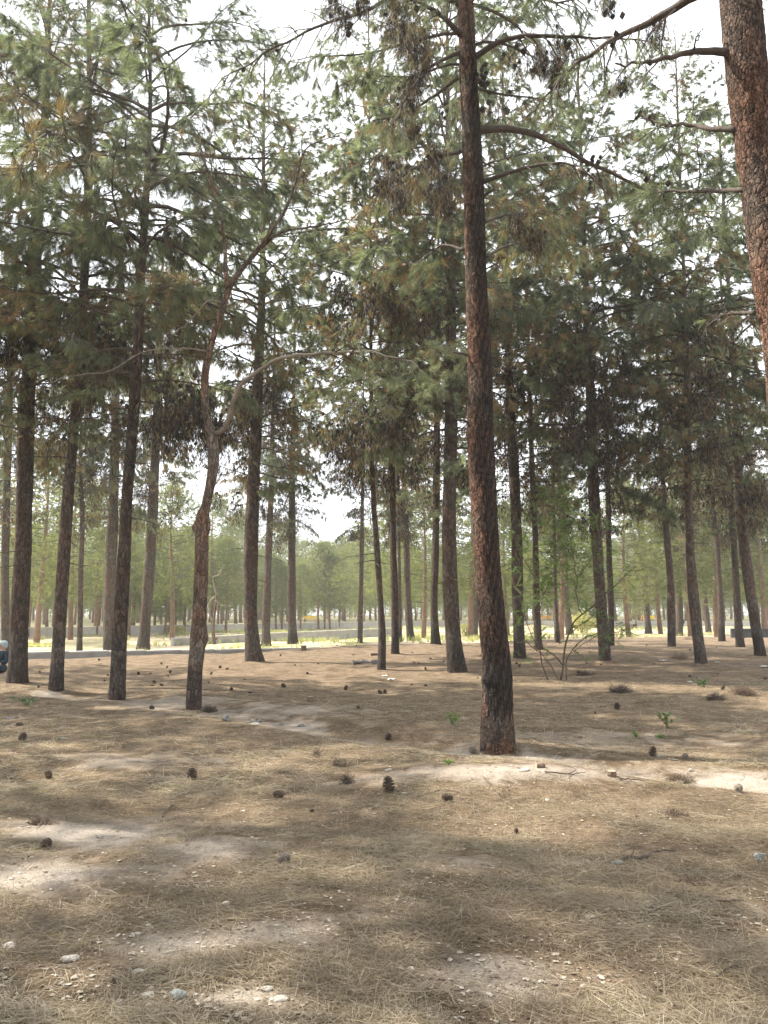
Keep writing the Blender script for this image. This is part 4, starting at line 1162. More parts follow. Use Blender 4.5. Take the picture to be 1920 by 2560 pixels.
bx = at_depth(775, 1548, 113); bench(bx[0], 113, R(186), M['yellow'], 'bright yellow slatted bench seen above the far wall left of centre')
bx = at_depth(1362, 1548, 112); bench(bx[0], 112, R(175), M['orange'], 'orange bench partly hidden behind the leafy sapling')
bx = at_depth(1618, 1548, 112); bench(bx[0], 112, R(182), M['yellow'], 'yellow bench beside the red post right of the sapling')
root = empty('marker_post', (at_depth(1606, 1548, 110)[0], 110, tz(at_depth(1606, 1548, 110)[0], 110)), 0, 'short red post in front of the right-hand yellow bench', 'post')
mb = MB(); v, f = tube(np.array([[0, 0, -.1], [0, 0, .85], [0, 0, .9]]), [.09, .09, .06], 10); mb.add(v, f); mb.build('post_shaft', simple_mat('red_paint', (.55, .06, .05), .5, .1, 6, 0), root)

# ------------------------------------------------------------------ pine cones
def cone_mesh(name, open_, seed, L=.085, W=.032):
    rg = np.random.default_rng(seed); mb = MB()
    core = catmull(np.array([[0, 0, 0, .35 * W], [0, 0, L * .25, .6 * W], [0, 0, L * .6, .5 * W], [0, 0, L * .95, .15 * W]]), 8)
    v, f = tube(core[:, :3], core[:, 3], 8); mb.add(v, f)
    n = 74
    for i in range(n):
        t = (i + .5) / n; a = i * 2.39996
        rad = W * (math.sin(PI * min(1, t * .86 + .16)) ** .7) * (1 if open_ else .85) + .002
        z = L * (t * .94 + .02); el = (-.35 + 1.25 * t) * (1 if open_ else 1.3) + rg.normal(0, .07)
        d = np.array([math.cos(a) * math.cos(el), math.sin(a) * math.cos(el), math.sin(el)])
        s = np.array([-math.sin(a), math.cos(a), 0]); u = np.cross(d, s)
        tip = np.array([0, 0, z]) + d * rad; b = np.array([0, 0, z]) + d * rad * .25
        w_ = .0085 * (1.1 - .5 * t) + .002; h_ = .0032
        P = [b - s * w_ * .4, b + s * w_ * .4, tip + s * w_, tip - s * w_, tip + d * .004 + u * h_, tip - u * h_ * 1.4, b + u * h_]
        mb.add(np.array(P), [[0, 1, 2], [0, 2, 3], [3, 2, 4], [2, 5, 4], [5, 3, 4], [6, 4, 3], [6, 2, 4], [0, 5, 1], [0, 3, 5], [1, 5, 2]])
    return mb.mesh(name, [M['cone_fl']], False)


M['cone_fl'] = simple_mat('fallen_cone', (.085, .058, .042), .85, .45, 60, .3, 90)
M['cone_gr'] = simple_mat('weathered_cone', (.21, .175, .14), .9, .35, 60, .3, 90)
CM = [cone_mesh('pine_cone', True, 1), cone_mesh('pine_cone', False, 2, .08, .027), cone_mesh('pine_cone', True, 3, .07, .034)]
CG = [m.copy() for m in CM]
for m in CG: m.materials[0] = M['cone_gr']


def put(me_or_parts, name, px, py, label, cat, group=None, sc=1.0, rz=0.0, tilt=(0, 0), dz=0.0):
    q = gh(px, py)
    o = bpy.data.objects.new(name, me_or_parts); C.objects.link(o)
    o.location = (q[0], q[1], tz(q[0], q[1]) + dz); o.rotation_euler = (tilt[0], tilt[1], rz)
    o.scale = (sc, sc, sc) if np.isscalar(sc) else sc
    tag(o, label, cat, group); return o


rg = np.random.default_rng(21)
SC = 'pine_cone'; GC = 'pine cones lying on the forest floor'
special = [
 (974, 1979, 1.35, 0, 0, .15, 'large dark open cone standing upright in the foreground centre'),
 (480, 1948, 1.25, 2, 0, .2, 'big round cone upright in the pale patch left of centre'),
 (124, 1947, 1.1, 1, 0, 1.0, 'brown cone leaning over in the straw near the left side'),
 (52, 1852, 1.15, 2, 0, .5, 'dark rounded cone near the left edge'),
 (718, 2152, 1.1, 1, 1, 1.45, 'grey weathered cone lying on its side in the foreground straw'),
 (967, 1850, 1.1, 2, 0, .5, 'dark blunt cone left of the big scorched trunk beyond the shaded strip'),
 (1184, 1882, 1.15, 0, 1, 1.2, 'grey-brown cone resting against the left foot of the big scorched trunk'),
 (1128, 2001, .9, 0, 0, 1.4, 'dark cone lying beside a tan bark chip in front of the big trunk'),
 (1630, 1890, 1.15, 0, 0, .2, 'dark upright cone next to a white stone'),
 (1715, 1896, 1.15, 1, 1, 1.5, 'brown cone lying with its twig in the pale channel'),
 (1543, 1773, 1.25, 2, 0, .3, 'round dark cone with a twig behind it, right of the big trunk'),
 (1845, 1982, 1.2, 1, 1, 1.4, 'flattened brown cone in the straw near the right edge'),
 (108, 2124, .9, 2, 0, .6, 'small black cone in the shaded left foreground'),
 (712, 1719, 1.2, 2, 0, .8, 'ragged dark cone right of the forked pine'),
 (863, 1726, 1.1, 0, 0, .4, 'single dark cone left of the paired cones'),
 (954, 1735, 1.0, 0, 0, .9, 'left cone of a touching pair of dark cones'),
 (963, 1734, 1.0, 2, 0, .2, 'right cone of a touching pair of dark cones'),
 (1489, 1785, .7, 1, 0, 1.2, 'tiny cone left of the round cone with a twig'),
 (686, 1993, 1.1, 1, 0, 1.45, 'flat dark cone half sunk in straw, foreground left'),
]
for (px, py, s, v, g, t, lab) in special:
    a = rg.uniform(0, 6)
    put((CG if g else CM)[v], SC, px, py, lab, 'pine cone', GC, s * 1.05, a, (t, rg.uniform(-.2, .2)), .014 * t * s)
small = [(382, 1773), (57, 1814), (897, 1772), (521, 1781), (777, 2030), (58, 2149), (72, 2143), (1183, 2034), (1594, 2044), (1368, 2330), (1291, 2084), (283, 2465), (234, 2358), (794, 1661),
         (739, 1664), (753, 1666), (779, 1687), (771, 1686), (885, 1638), (886, 1662), (902, 1634), (1033, 1657), (1064, 1674), (1108, 1656), (1030, 1713), (1064, 1715), (1191, 1696), (1078, 1648),
         (841, 1615), (891, 1615), (1032, 1632), (1047, 1659), (101, 1682), (98, 1719), (260, 1703), (269, 1689), (389, 1708), (382, 1715), (407, 1714), (425, 1683), (422, 1692), (347, 1687),
         (375, 1685), (405, 1661), (417, 1670), (526, 1686), (524, 1708), (565, 1674), (549, 1670), (579, 1725), (631, 1733), (249, 1651), (1299, 1667), (1292, 1660), (1444, 1683), (1418, 1674),
         (1636, 1661), (1793, 1686), (1723, 1692), (1723, 1625), (1617, 1614), (1805, 1724), (1910, 1698), (1467, 1659), (1501, 1662), (1792, 1620), (958, 1660), (1150, 1625), (1200, 1640), (700, 1640), (610, 1700), (1350, 1700)]
ORD = ['nearest', 'second nearest', 'third nearest', 'fourth nearest', 'fifth nearest', 'sixth nearest', 'seventh nearest', 'eighth nearest', 'ninth nearest', 'tenth nearest', 'eleventh nearest', 'twelfth nearest', 'thirteenth nearest', 'fourteenth nearest']
seen = {}
small.sort(key=lambda a: -a[1])
for i, (px, py) in enumerate(small):
    sc_ = sector(px) if py < 1800 else ('in the left foreground straw' if px < 600 else 'in the central foreground straw' if px < 1200 else 'in the right foreground straw')
    k_ = seen.get(sc_, 0); seen[sc_] = k_ + 1
    lab = ORD[k_] + ' small cone ' + sc_
    put(CM[i % 3], SC, px, py, lab, 'pine cone', GC, rg.uniform(.65, 1.1) if py < 1960 else .42, rg.uniform(0, 6), (rg.uniform(.3, 1.7), rg.uniform(-.5, .5)), rg.uniform(-.012, .012))

# ------------------------------------------------------------------ stones
def rock_mesh(name, mat, seed, sx, sy, sz, sub=18, rough=.22, flat=0):
    rg = np.random.default_rng(seed); mb = MB()
    n, k = sub, sub // 2 + 1
    th = np.arange(n) * 2 * PI / n; phs = np.linspace(-PI / 2, PI / 2, k)
    TH, PH = np.meshgrid(th, phs)
    d = np.stack([np.cos(PH) * np.cos(TH), np.cos(PH) * np.sin(TH), np.sin(PH)], -1)
    r = np.ones(TH.shape)
    for _ in range(9):      # random facets
        nrm = rg.normal(size=3); nrm /= np.linalg.norm(nrm); c = rg.uniform(.55, .85)
        dot = d @ nrm; r = np.where(dot > 0, np.minimum(r, c / np.maximum(dot, 1e-3)), r)
    r = r * (1 + rough * .3 * rg.normal(size=r.shape) * np.cos(PH))
    v = d * r[..., None] * np.array([sx, sy, sz]); v[..., 2] += sz * .45
    v = v.reshape(-1, 3)
    i = np.arange(k - 1)[:, None] * n; j = np.arange(n)[None]; j2 = (j + 1) % n
    a, b, c, e = i + j, i + j2, i + n + j2, i + n + j
    mb.add(v, np.concatenate([np.stack([a, b, c], -1).reshape(-1, 3), np.stack([a, c, e], -1).reshape(-1, 3)]))
    return mb.mesh(name, [mat], False)


GS = 'loose stones on the forest floor'
for (px, py, sx, sy, sz, mt, lab) in [
 (567, 1803, .075, .07, .075, 'rock', 'dark grey boulder-like stone right of the forked pine foot'),
 (1900, 2152, .06, .04, .05, 'rock_teal', 'pale green-grey stone at the right edge of the foreground'),
 (1544, 2158, .05, .03, .017, 'rock_teal', 'flat oval grey stone at the end of the black fallen twig'),
 (1646, 1891, .035, .028, .022, 'rock_pale', 'white stone touching the dark upright cone'),
 (1313, 1926, .075, .04, .015, 'rock_pale', 'flat cream stone in front of the big scorched trunk'),
 (1397, 1869, .03, .025, .022, 'rock_pale', 'small cream stone just right of the big scorched trunk'),
 (1727, 1929, .03, .018, .028, 'rock_pale', 'thin white stone standing on edge in the pale channel'),
 (1368, 2002, .025, .022, .02, 'rock_pale', 'small round pale pebble in the brown straw, right of centre'),
 (972, 1926, .05, .03, .013, 'rock_pale', 'flat white stone above the large dark upright cone'),
 (1009, 1984, .03, .018, .01, 'rock_pale', 'white chip of stone right of the large dark upright cone'),
 (156, 1847, .08, .04, .014, 'rock_teal', 'long flat grey stone in the left shade'),
 (23, 1797, .10, .05, .02, 'rock', 'flat dark stone slab at the left edge'),
 (637, 1812, .08, .05, .025, 'rock_pale', 'flat pale stone, lowest of the small pile left of centre'),
 (648, 1806, .06, .05, .035, 'rock', 'grey stone at the back of the small pile left of centre'),
 (632, 1804, .05, .05, .035, 'rock_pale', 'upper pale stone of the small pile left of centre'),
 (753, 1816, .07, .04, .03, 'rock', 'grey-brown stone at the end of the shallow bank left of centre'),
 (705, 1812, .05, .04, .02, 'rock', 'small brownish stone between the pile and the bank end'),
 (176, 2402, .05, .028, .022, 'rock_pale', 'bright white stone in the lower left foreground'),
 (26, 2374, .045, .04, .028, 'rock_pale', 'pale stone at the left edge, lower foreground'),
 (564, 2266, .035, .018, .02, 'rock_pale', 'pointed white stone chip left of centre in the foreground'),
 (700, 2500, .05, .03, .012, 'rock_pale', 'flat pale greenish stone near the bottom, centre left'),
 (446, 2494, .05, .035, .025, 'rock_teal', 'dark-sided greenish stone near the bottom left'),
 (668, 2477, .035, .015, .015, 'rock_pale', 'slender pale stone just above the flat greenish one near the bottom'),
 (367, 2489, .045, .025, .012, 'rock_pale', 'flat pale stone left of the dark-sided greenish stone'),
 (344, 2337, .02, .015, .012, 'rock_pale', 'small white pebble on the bare dust, lower left'),
 (347, 2430, .045, .022, .01, 'rock_pale', 'flat pinkish pale stone right of the bright white stone'),
 (1029, 2427, .022, .018, .014, 'rock_pale', 'small cream pebble near the bottom centre'),
 (1235, 2279, .03, .025, .014, 'rock_pale', 'pinkish pale stone in the straw, foreground centre'),
 (1478, 2293, .04, .02, .012, 'rock_pale', 'flat pale stone in the dense straw, foreground right'),
 (1787, 2216, .035, .02, .012, 'rock_pale', 'pale flat stone on the grey patch, right foreground'),
 (893, 1660, .17, .14, .08, 'rock', 'left dark stone of the heap behind the slender crooked pine'),
 (915, 1658, .19, .15, .10, 'rock', 'middle dark stone of the heap behind the slender crooked pine'),
 (938, 1660, .18, .15, .11, 'rock', 'right dark stone of the heap behind the slender crooked pine'),
 (880, 1653, .12, .10, .05, 'rock', 'smallest flat stone left of the dark stone heap')]:
    put(rock_mesh('stone', M[mt], hash_(lab) % 9999, sx, sy, sz), 'stone', px, py, lab, 'stone', GS, .85, rg.uniform(0, .6), (rg.uniform(-.1, .1), rg.uniform(-.1, .1)), 0)

# ------------------------------------------------------------------ sawn stubs, twigs, paper scraps
def stub(px, py, r_, h_, label, lie=False, rz=0.0):
    q = gh(px, py); root = empty('wood_stub', (q[0], q[1], tz(q[0], q[1]) + (r_ * .8 if lie else 0)), rz, label, 'wood piece', 'sawn pieces of pine wood')
    if lie: root.rotation_euler = (0, R(88), rz)
    mb = MB(); th = np.linspace(0, 1, 5)
    z = np.array([-.0, .25, .5, .75, 1.0]) * h_ - (h_ / 2 if lie else .01)
    v, f = tube(np.stack([np.zeros(5), np.zeros(5), z], 1), r_ * (1 + .06 * np.sin(z * 70)), 18); v = v + np.random.default_rng(int(px)).normal(size=v.shape) * r_ * .04; mb.add(v, f)
    mb.build('bark_side', M['wood_bark'], root, False)
    for sgn, zz in ((1, z[-1] + .003), (-1, z[0] - .003)):
        if sgn < 0 and not lie: continue
        mb = MB(); a = np.arange(18) * 2 * PI / 18
        v = np.vstack([[0, 0, zz], np.stack([r_ * .95 * np.cos(a), r_ * .95 * np.sin(a), np.full(18, zz)], 1), np.stack([r_ * .95 * np.cos(a), r_ * .95 * np.sin(a), np.full(18, zz - sgn * .006)], 1)])
        i = np.arange(18); j = (i + 1) % 18
        f = np.vstack([np.stack([np.zeros(18, int), i + 1, j + 1], 1), np.stack([i + 1, i + 19, j + 19], 1), np.stack([i + 1, j + 19, j + 1], 1)])
        mb.add(v, f); mb.build('cut_face', M['wood_cut'], root, False)


stub(1530, 1941, .038, .055, 'round sawn wood stub standing in the dust right of the big trunk')
stub(1351, 1919, .022, .075, 'small log piece lying beside the flat cream stone', True, R(10))
stub(718, 1630, 0.0001 + .10, .17, 'brown squarish stub near the edge above the sunken ground, left of the lone pine') if False else None
stub(759, 1626, .11, .20, 'brown squarish stub near the edge of the sunken ground')
stub(775, 1754, .05, .09, 'small pale-topped stub in the sunlit strip left of the slender crooked pine')
stub(935, 1639, .05, .28, 'pale log piece lying beyond the dark stone heap', True, R(20))


def twig(pxs, r_, label, mat='twig', side=(), dz=.012, cat='fallen branch'):
    P = np.array([gh(*p) for p in pxs]); P[:, 2] = terrain(P[:, 0], P[:, 1]) + dz + np.abs(np.sin(np.arange(len(P)) * 1.7)) * dz
    ax = catmull(P, 24); ax = ax + np.random.default_rng(int(pxs[0][0])).normal(size=ax.shape) * .003
    mb = MB(); v, f = tube(ax, np.linspace(r_, r_ * .4, 24), 7); mb.add(v, f)
    for s_ in side:
        Q = np.array([gh(*p) for p in s_]); Q[:, 2] = terrain(Q[:, 0], Q[:, 1]) + dz * 1.5; Q[-1, 2] += .03
        v, f = tube(catmull(Q, 8), np.linspace(r_ * .6, r_ * .25, 8), 6); mb.add(v, f)
    org = tuple(P[0]); o = mb.build('fallen_branch', M[mat], None, True, org); tag(o, label, cat, 'fallen twigs and branches')


twig([(1556, 2153), (1575, 2150), (1592, 2152), (1620, 2149), (1642, 2136), (1690, 2134)], .011, 'black crooked fallen branch beside the flat oval stone', side=[[(1578, 2150), (1588, 2138)]])
twig([(1362, 1932), (1385, 1938), (1420, 1940), (1462, 1937)], .008, 'thin twig lying across the dusty mound right of the big trunk', side=[[(1420, 1940), (1440, 1928), (1400, 1924)]])
twig([(1548, 1950), (1580, 1955), (1612, 1957)], .008, 'short dark twig right of the round sawn stub')
twig([(1060, 1856), (1095, 1853), (1120, 1864), (1134, 1874)], .007, 'thin forked twig on a small hump left of the big trunk', 'wood_bark', [[(1095, 1853), (1140, 1858), (1165, 1853)]])
twig([(1250, 1990), (1220, 1960), (1205, 1945)], .008, 'grey twig with a pale stone-like bark lump in front of the big trunk', 'wood_bark')
twig([(245, 2030), (258, 2010), (266, 2004), (276, 2022)], .006, 'small bent twig standing in the straw, left foreground')
twig([(405, 2045), (430, 2022), (470, 2032), (510, 2040)], .006, 'thin spiky twig in the left foreground shade', side=[[(430, 2022), (420, 2010)]])
twig([(345, 1933), (375, 1934), (405, 1915), (425, 1905)], .006, 'thin pale twig left of the big round cone', 'wood_bark')
twig([(1500, 1769), (1530, 1766), (1570, 1767)], .007, 'straight twig behind the round dark cone')
twig([(1060, 1988), (1110, 1982), (1150, 1985)], .006, 'faint brown twig right of the white chip', 'wood_bark')
twig([(1785, 2450), (1830, 2430), (1880, 2436)], .006, 'dark twig in the lower right corner') 
twig([(1790, 2256), (1830, 2262), (1860, 2258)], .009, 'short grey stick on the bare patch, right foreground', 'wood_bark')
twig([(1280, 1848), (1290, 1600)] if False else [(690, 1885), (720, 1885), (752, 1886)], .005, 'straight pale stick on the dust, centre left', 'twig_pale')
for (px, py, r_, lab) in [(962, 1691, .06, 'white paper scrap nearest the foot of the slender crooked pine'), (978, 1700, .07, 'crumpled white paper scrap in front of the slender crooked pine'), (1726, 1707, .05, 'small white paper scrap left of the green sprig at right'),
                      (1656, 1653, .09, 'flat white paper scrap among the right-hand trunks'), (1794, 1657, .07, 'white paper scrap right of the knotted brown pine'), (1912, 1668, .09, 'white paper scrap at the right edge')]:
    mb = MB(); rgp = np.random.default_rng(int(px)); n = 6
    g = np.stack(np.meshgrid(np.linspace(-1, 1, n), np.linspace(-1, 1, n)), -1).reshape(-1, 2) * r_
    v = np.column_stack([g, rgp.uniform(.002, .35 * r_, n * n)]); i, j = np.meshgrid(np.arange(n - 1), np.arange(n - 1)); a = (j * n + i).ravel()
    f = np.vstack([np.stack([a, a + 1, a + n + 1], 1), np.stack([a, a + n + 1, a + n], 1)])
    mb.add(v, f); put(mb.mesh('paper_scrap', [M['paper']], False), 'paper_scrap', px, py, lab, 'litter', 'white paper scraps', 1, rgp.uniform(0, 3), (0, 0), .01)

# ------------------------------------------------------------------ small plants and dry clumps
def leaflets(mb, P, D, rg, L, W, m=0):
    n = len(P); u, w_ = orth(D); a = rg.uniform(0, 2 * PI, n)[:, None]; s = np.cos(a) * u + np.sin(a) * w_
    v = np.stack([P, P + D * (L * .5) + s * (W * .5), P + D * L, P + D * (L * .5) - s * (W * .5)], 1).reshape(-1, 3)
    b = np.arange(n)[:, None] * 4
    f = np.concatenate([b + [[0, 1, 2]], b + [[0, 2, 3]]]); mb.add(v, f, m)


def seedling(px, py, h, spread, n, leafL, mat, label, name='seedling', seed=0, cat='plant'):
    rg = np.random.default_rng(seed + int(px)); q = gh(px, py); z = tz(q[0], q[1])
    root = empty(name, (q[0], q[1], z), 0, label, cat, 'small green plants on the forest floor')
    sm = MB(); lm = MB()
    for i in range(n):
        a = rg.uniform(0, 2 * PI); r_ = spread * rg.uniform(.3, 1)
        e = np.array([r_ * math.cos(a), r_ * math.sin(a), h * rg.uniform(.5, 1)])
        ax = catmull(np.array([[0, 0, 0], [e[0] * .35, e[1] * .35, e[2] * .65], e]), 7)
        v, f = tube(ax, np.linspace(.003, .0012, 7), 4); sm.add(v, f)
        m = rg.integers(4, 7); t = rg.integers(2, 7, m); P = ax[t]
        D = rg.normal(size=(m, 3)) + e / np.linalg.norm(e) * .8; D /= np.linalg.norm(D, axis=1)[:, None]
        leaflets(lm, P, D, rg, leafL, leafL * .6)
    sm.build('stem', M['leaf'], root, False); lm.build('foliage', M[mat], root, False)


seedling(1130, 1812, .17, .19, 9, .05, 'leaf', 'bright green leafy weed just left of the big scorched trunk')
seedling(1120, 1912, .05, .07, 6, .03, 'leaf', 'small low green weed in the dust in front-left of the big trunk')
seedling(1590, 1846, .10, .06, 5, .035, 'leaf', 'little upright green weed beside the pale channel')
seedling(1652, 1846, .03, .07, 5, .04, 'leaf', 'flat pair of green leaves right of the little upright weed')
seedling(1668, 1820, .20, .15, 7, .06, 'leaf_dark', 'dark green drooping plant with long leaves at right')
seedling(1756, 1718, .17, .2, 8, .06, 'leaf_dark', 'loose green-grey plant in the right-hand shade')
seedling(68, 1765, .14, .3, 12, .05, 'leaf_dark', 'sparse grey-green weed in the shade near the left edge')
seedling(1430, 1660, .12, .2, 8, .05, 'leaf_dark', 'low weed behind the sapling foot') if False else None


def dry_clump(px, py, rad, h, n, mat, label, seed=0, wd=.003):
    rg = np.random.default_rng(seed + int(px)); q = gh(px, py); z = tz(q[0], q[1]); mb = MB()
    a = rg.uniform(0, 2 * PI, n); el = rg.uniform(.1, 1.4, n); r0 = rad * .5 * np.sqrt(rg.random(n))
    q_ = rg.normal(size=(n, 3)); q_[:, 2] = np.abs(q_[:, 2]); q_ /= np.linalg.norm(q_, axis=1)[:, None]
    P = q_ * (rg.random(n) ** .5)[:, None] * [rad * .8, rad * .55, h * .8] * (1 + .3 * np.sin(a * 3))[:, None]
    D = q_ * .5 + rg.normal(size=(n, 3)) * .7; D[:, 2] *= .6; D /= np.linalg.norm(D, axis=1)[:, None]
    L = rg.uniform(.3, 1, n) * min(.14, rad * .6)
    M1 = P + D * (L * .5)[:, None]; D2 = D + rg.normal(size=D.shape) * .5; D2 /= np.linalg.norm(D2, axis=1)[:, None]
    prisms(mb, P, M1, wd, wd * .7); prisms(mb, M1, M1 + D2 * (L * .5)[:, None], wd * .7, wd * .3)
    o = mb.build('dry_clump', M[mat], None, False); o.location = (q[0], q[1], z - .01); tag(o, label, 'dry plant', 'dry brushy clumps on the floor')


for a_ in [(1551, 1731, .24, .15, 900, 'twig', 'dark round tangle of twigs in the shade right of centre'), (1861, 1737, .26, .18, 700, 'wood_bark', 'reddish brown dry clump near the right edge'),
           (1790, 1750, .2, .13, 500, 'twig', 'low grey dry clump left of the reddish one'), (1697, 1648, .35, .22, 500, 'wood_bark', 'brown dry tuft between the paired trunks and the knotted pine'),
           (1721, 1599, .35, .22, 300, 'wood_bark', 'small red-brown tuft at the edge of the bright sand'), (1702, 1958, .15, .10, 500, 'straw2', 'dry grey-brown brush clump below the pale channel'),
           (848, 1918, .13, .11, 420, 'straw2', 'wispy grey dry brush clump left of the large dark cone'), (792, 1892, .06, .12, 220, 'wood_bark', 'upright reddish dry sprig centre left'),
           (868, 1958, .07, .10, 300, 'twig', 'dark dry tuft just left of the large upright cone'), (523, 1779, .13, .12, 420, 'twig', 'dark tuft touching the forked pine foot'),
           (1460, 1688, .3, .12, 420, 'twig', 'dry tuft behind the sapling foot'), (1735, 2210, .09, .04, 260, 'wood_bark', 'dark low tuft in the right foreground shade'),
           (1690, 2038, .12, .04, 260, 'wood_bark', 'low dark tuft of needles, right foreground'), (100, 2060, .12, .04, 240, 'wood_bark', 'low dark mound of twigs at the left')]:
    dry_clump(*a_)

# ------------------------------------------------------------------ leafy sapling
rg = np.random.default_rng(55)
b0 = gh(1412, 1700); YS = float(b0[1]); root = empty('leafy_sapling', (b0[0], b0[1], tz(b0[0], b0[1])), 0, 'many-stemmed sapling with feathery bright green leaves right of the big trunk', 'sapling')
org = np.array(root.location); fol = MB()


def c3(X, Y): return (1220 + .42194 * X, 1000 + .42194 * Y)


stems = [([(430, 1660), (455, 1500), (470, 1400), (500, 1330), (560, 1270), (650, 1195), (760, 1090), (880, 985)], .024, .5, .45),
         ([(560, 1270), (528, 1200), (525, 1060), (505, 930), (480, 800)], .014, -.4, .2), ([(355, 1660), (320, 1560), (305, 1450), (300, 1300), (330, 1150)], .016, -.4, .3),
         ([(415, 1650), (340, 1530), (230, 1440), (120, 1385)], .013, .3, .5), ([(440, 1570), (390, 1510), (300, 1450), (250, 1380), (215, 1260), (180, 1120)], .014, -.8, .3),
         ([(465, 1660), (470, 1530), (560, 1420), (690, 1370), (800, 1320)], .014, .7, .3), ([(470, 1400), (550, 1330), (620, 1280), (640, 1200)], .012, .2, .3),
         ([(490, 1500), (640, 1400), (760, 1380), (880, 1330)], .008, -.5, .3), ([(505, 930), (440, 850), (380, 760), (330, 700)], .010, -.3, .0), ([(525, 1060), (600, 960), (650, 830), (680, 700)], .010, .5, .0),
         ([(480, 800), (450, 700), (430, 600), (360, 520)], .008, .2, .0), ([(330, 1150), (260, 1020), (190, 900), (150, 760)], .009, -.5, .0), ([(330, 1150), (400, 1000), (420, 880)], .008, .3, .0)]
for (q, r0, dy, st) in stems:
    y0 = YS; P = px_line([c3(*a) for a in q], y0, dy); ax = catmull(P, 22)
    ax = ax + .01 * np.sin(np.arange(22) * 1.2)[:, None] * rg.normal(size=(1, 3))
    mb = MB(); v, f = tube(ax, np.linspace(r0, r0 * .35, 22), 6); mb.add(v, f); mb.build('stem', M['stem'], root, True, tuple(org))
    # side shoots with paired leaflets
    for i in range(22):
        if i / 22 < st: continue
        for _ in range(4):
            d = rg.normal(size=3) * [1, 1, .6] + [0, 0, .15]; d /= np.linalg.norm(d); L = rg.uniform(.18, .5); p = ax[i]
            m_ = p + d * L; prisms(fol, p[None], m_[None], .003, .0015, 0)
            if rg.random() < (.8 if p[2] < 1.7 else .5): continue
            for _k in range(2):
                d2 = d + rg.normal(size=3) * .5; d2 /= np.linalg.norm(d2); LL = .22; s0 = p + d * L * rg.uniform(.4, 1)
                e = s0 + d2 * LL; prisms(fol, s0[None], e[None], .002, .001, 0)
                t = np.repeat(np.linspace(.1, 1, 11), 2); sd = np.cross(d2, [0, 0, 1.0]); sd /= np.linalg.norm(sd) + 1e-6
                Pq = s0 + (e - s0) * t[:, None]; Dq = sd[None] * np.tile([1, -1], 11)[:, None] + d2 * .5 + rg.normal(size=(22, 3)) * .15
                Dq /= np.linalg.norm(Dq, axis=1)[:, None]; leaflets(fol, Pq, Dq, rg, .042, .016, 1)
fol.build('foliage', [M['stem'], M['leaf']], root, False, tuple(org))

# crooked dead tree on the sunken edge
q0 = gh(537, 1611); YD = float(q0[1]); root = empty('dead_tree', (q0[0], q0[1], tz(q0[0], q0[1])), 0, 'small crooked leafless tree with pale looping branches behind the forked pine', 'dead tree')
org = tuple(root.location); c2_ = lambda X, Y: (400 + .28933 * X, 1400 + .28933 * Y)
for k, (q, r0, r1) in enumerate([([(475, 770), (465, 690), (460, 600), (465, 520), (480, 400), (485, 300)], .13, .05), ([(455, 540), (425, 460), (412, 410), (440, 350), (470, 320)], .06, .04),
     ([(485, 300), (465, 220), (460, 150), (500, 130), (535, 90), (540, 50)], .045, .02), ([(480, 350), (530, 390), (600, 400)], .03, .012), ([(470, 700), (490, 680), (492, 665)], .05, .04), ([(460, 150), (420, 110), (415, 80)], .03, .012), ([(485, 310), (420, 330), (400, 325)], .02, .008)]):
    ax = catmull(px_line([c2_(*a) for a in q], YD, .3 * (-1) ** k), 16); mb = MB(); v, f = tube(ax, np.linspace(r0, r1, 16), 7); mb.add(v, f)
    mb.build('trunk' if k == 0 else 'branch', M['bark_pale'] if k in (0, 4) else M['twig_pale'], root, True, org, 'char')


def bush(px, py, R_, H, mat, label, n=900, seed=1, Y=None):
    rg = np.random.default_rng(seed); q = gh(px, py) if Y is None else at_depth(px, py, Y); z = tz(q[0], q[1])
    root = empty('bush', (q[0], q[1], z), 0, label, 'bush', 'bushes in the sunken ground'); sm = MB(); lm = MB()
    for i in range(14):
        a = rg.uniform(0, 6.28); e = np.array([R_ * .8 * math.cos(a) * rg.random(), R_ * .8 * math.sin(a) * rg.random(), H * rg.uniform(.6, 1)]); v, f = tube(catmull(np.array([[0, 0, -.05], e * [.3, .3, .5], e]), 6), np.linspace(.03, .008, 6), 5); sm.add(v, f)
    D = rg.normal(size=(n, 3)); D /= np.linalg.norm(D, axis=1)[:, None]; rr_ = rg.random(n) ** .45
    P = D * rr_[:, None] * [R_, R_, H * .5] * (1 + .25 * np.sin(D[:, 0:1] * 5 + seed) * np.cos(D[:, 2:3] * 4)) + [0, 0, H * .52]
    D2 = D + rg.normal(size=D.shape) * .6; D2 /= np.linalg.norm(D2, axis=1)[:, None]; leaflets(lm, P, D2, rg, .22, .10)
    sm.build('stem', M['stem'], root, True); lm.build('foliage', M[mat], root, False)


bush(1483, 1566, 1.4, 2.0, 'leaf_dark', 'dark green bush glimpsed behind the sturdy shaggy pine', 2600, 3)
bush(1455, 1582, 1.3, 1.9, 'leaf_pale', 'pale straw-coloured bush on the bright sand behind the sapling', 1700, 4)
bush(1165, 1590, .9, 1.0, 'leaf_pale', 'wispy pale shrub left of the big trunk on the sand', 500, 5)
bush(435, 1586, 1.2, .7, 'leaf_pale', 'yellow-green low bush at the foot of the leaning small pines', 900, 6)

# ------------------------------------------------------------------ person sitting at the left edge (only the right side of the body is in the picture)
pq = gh(0, 1682); px0 = np.array([pq[0], pq[1], tz(pq[0], pq[1])])
root = empty('person', tuple(px0), R(-25), 'person in pale blue head covering and navy clothes sitting at left edge', 'person')


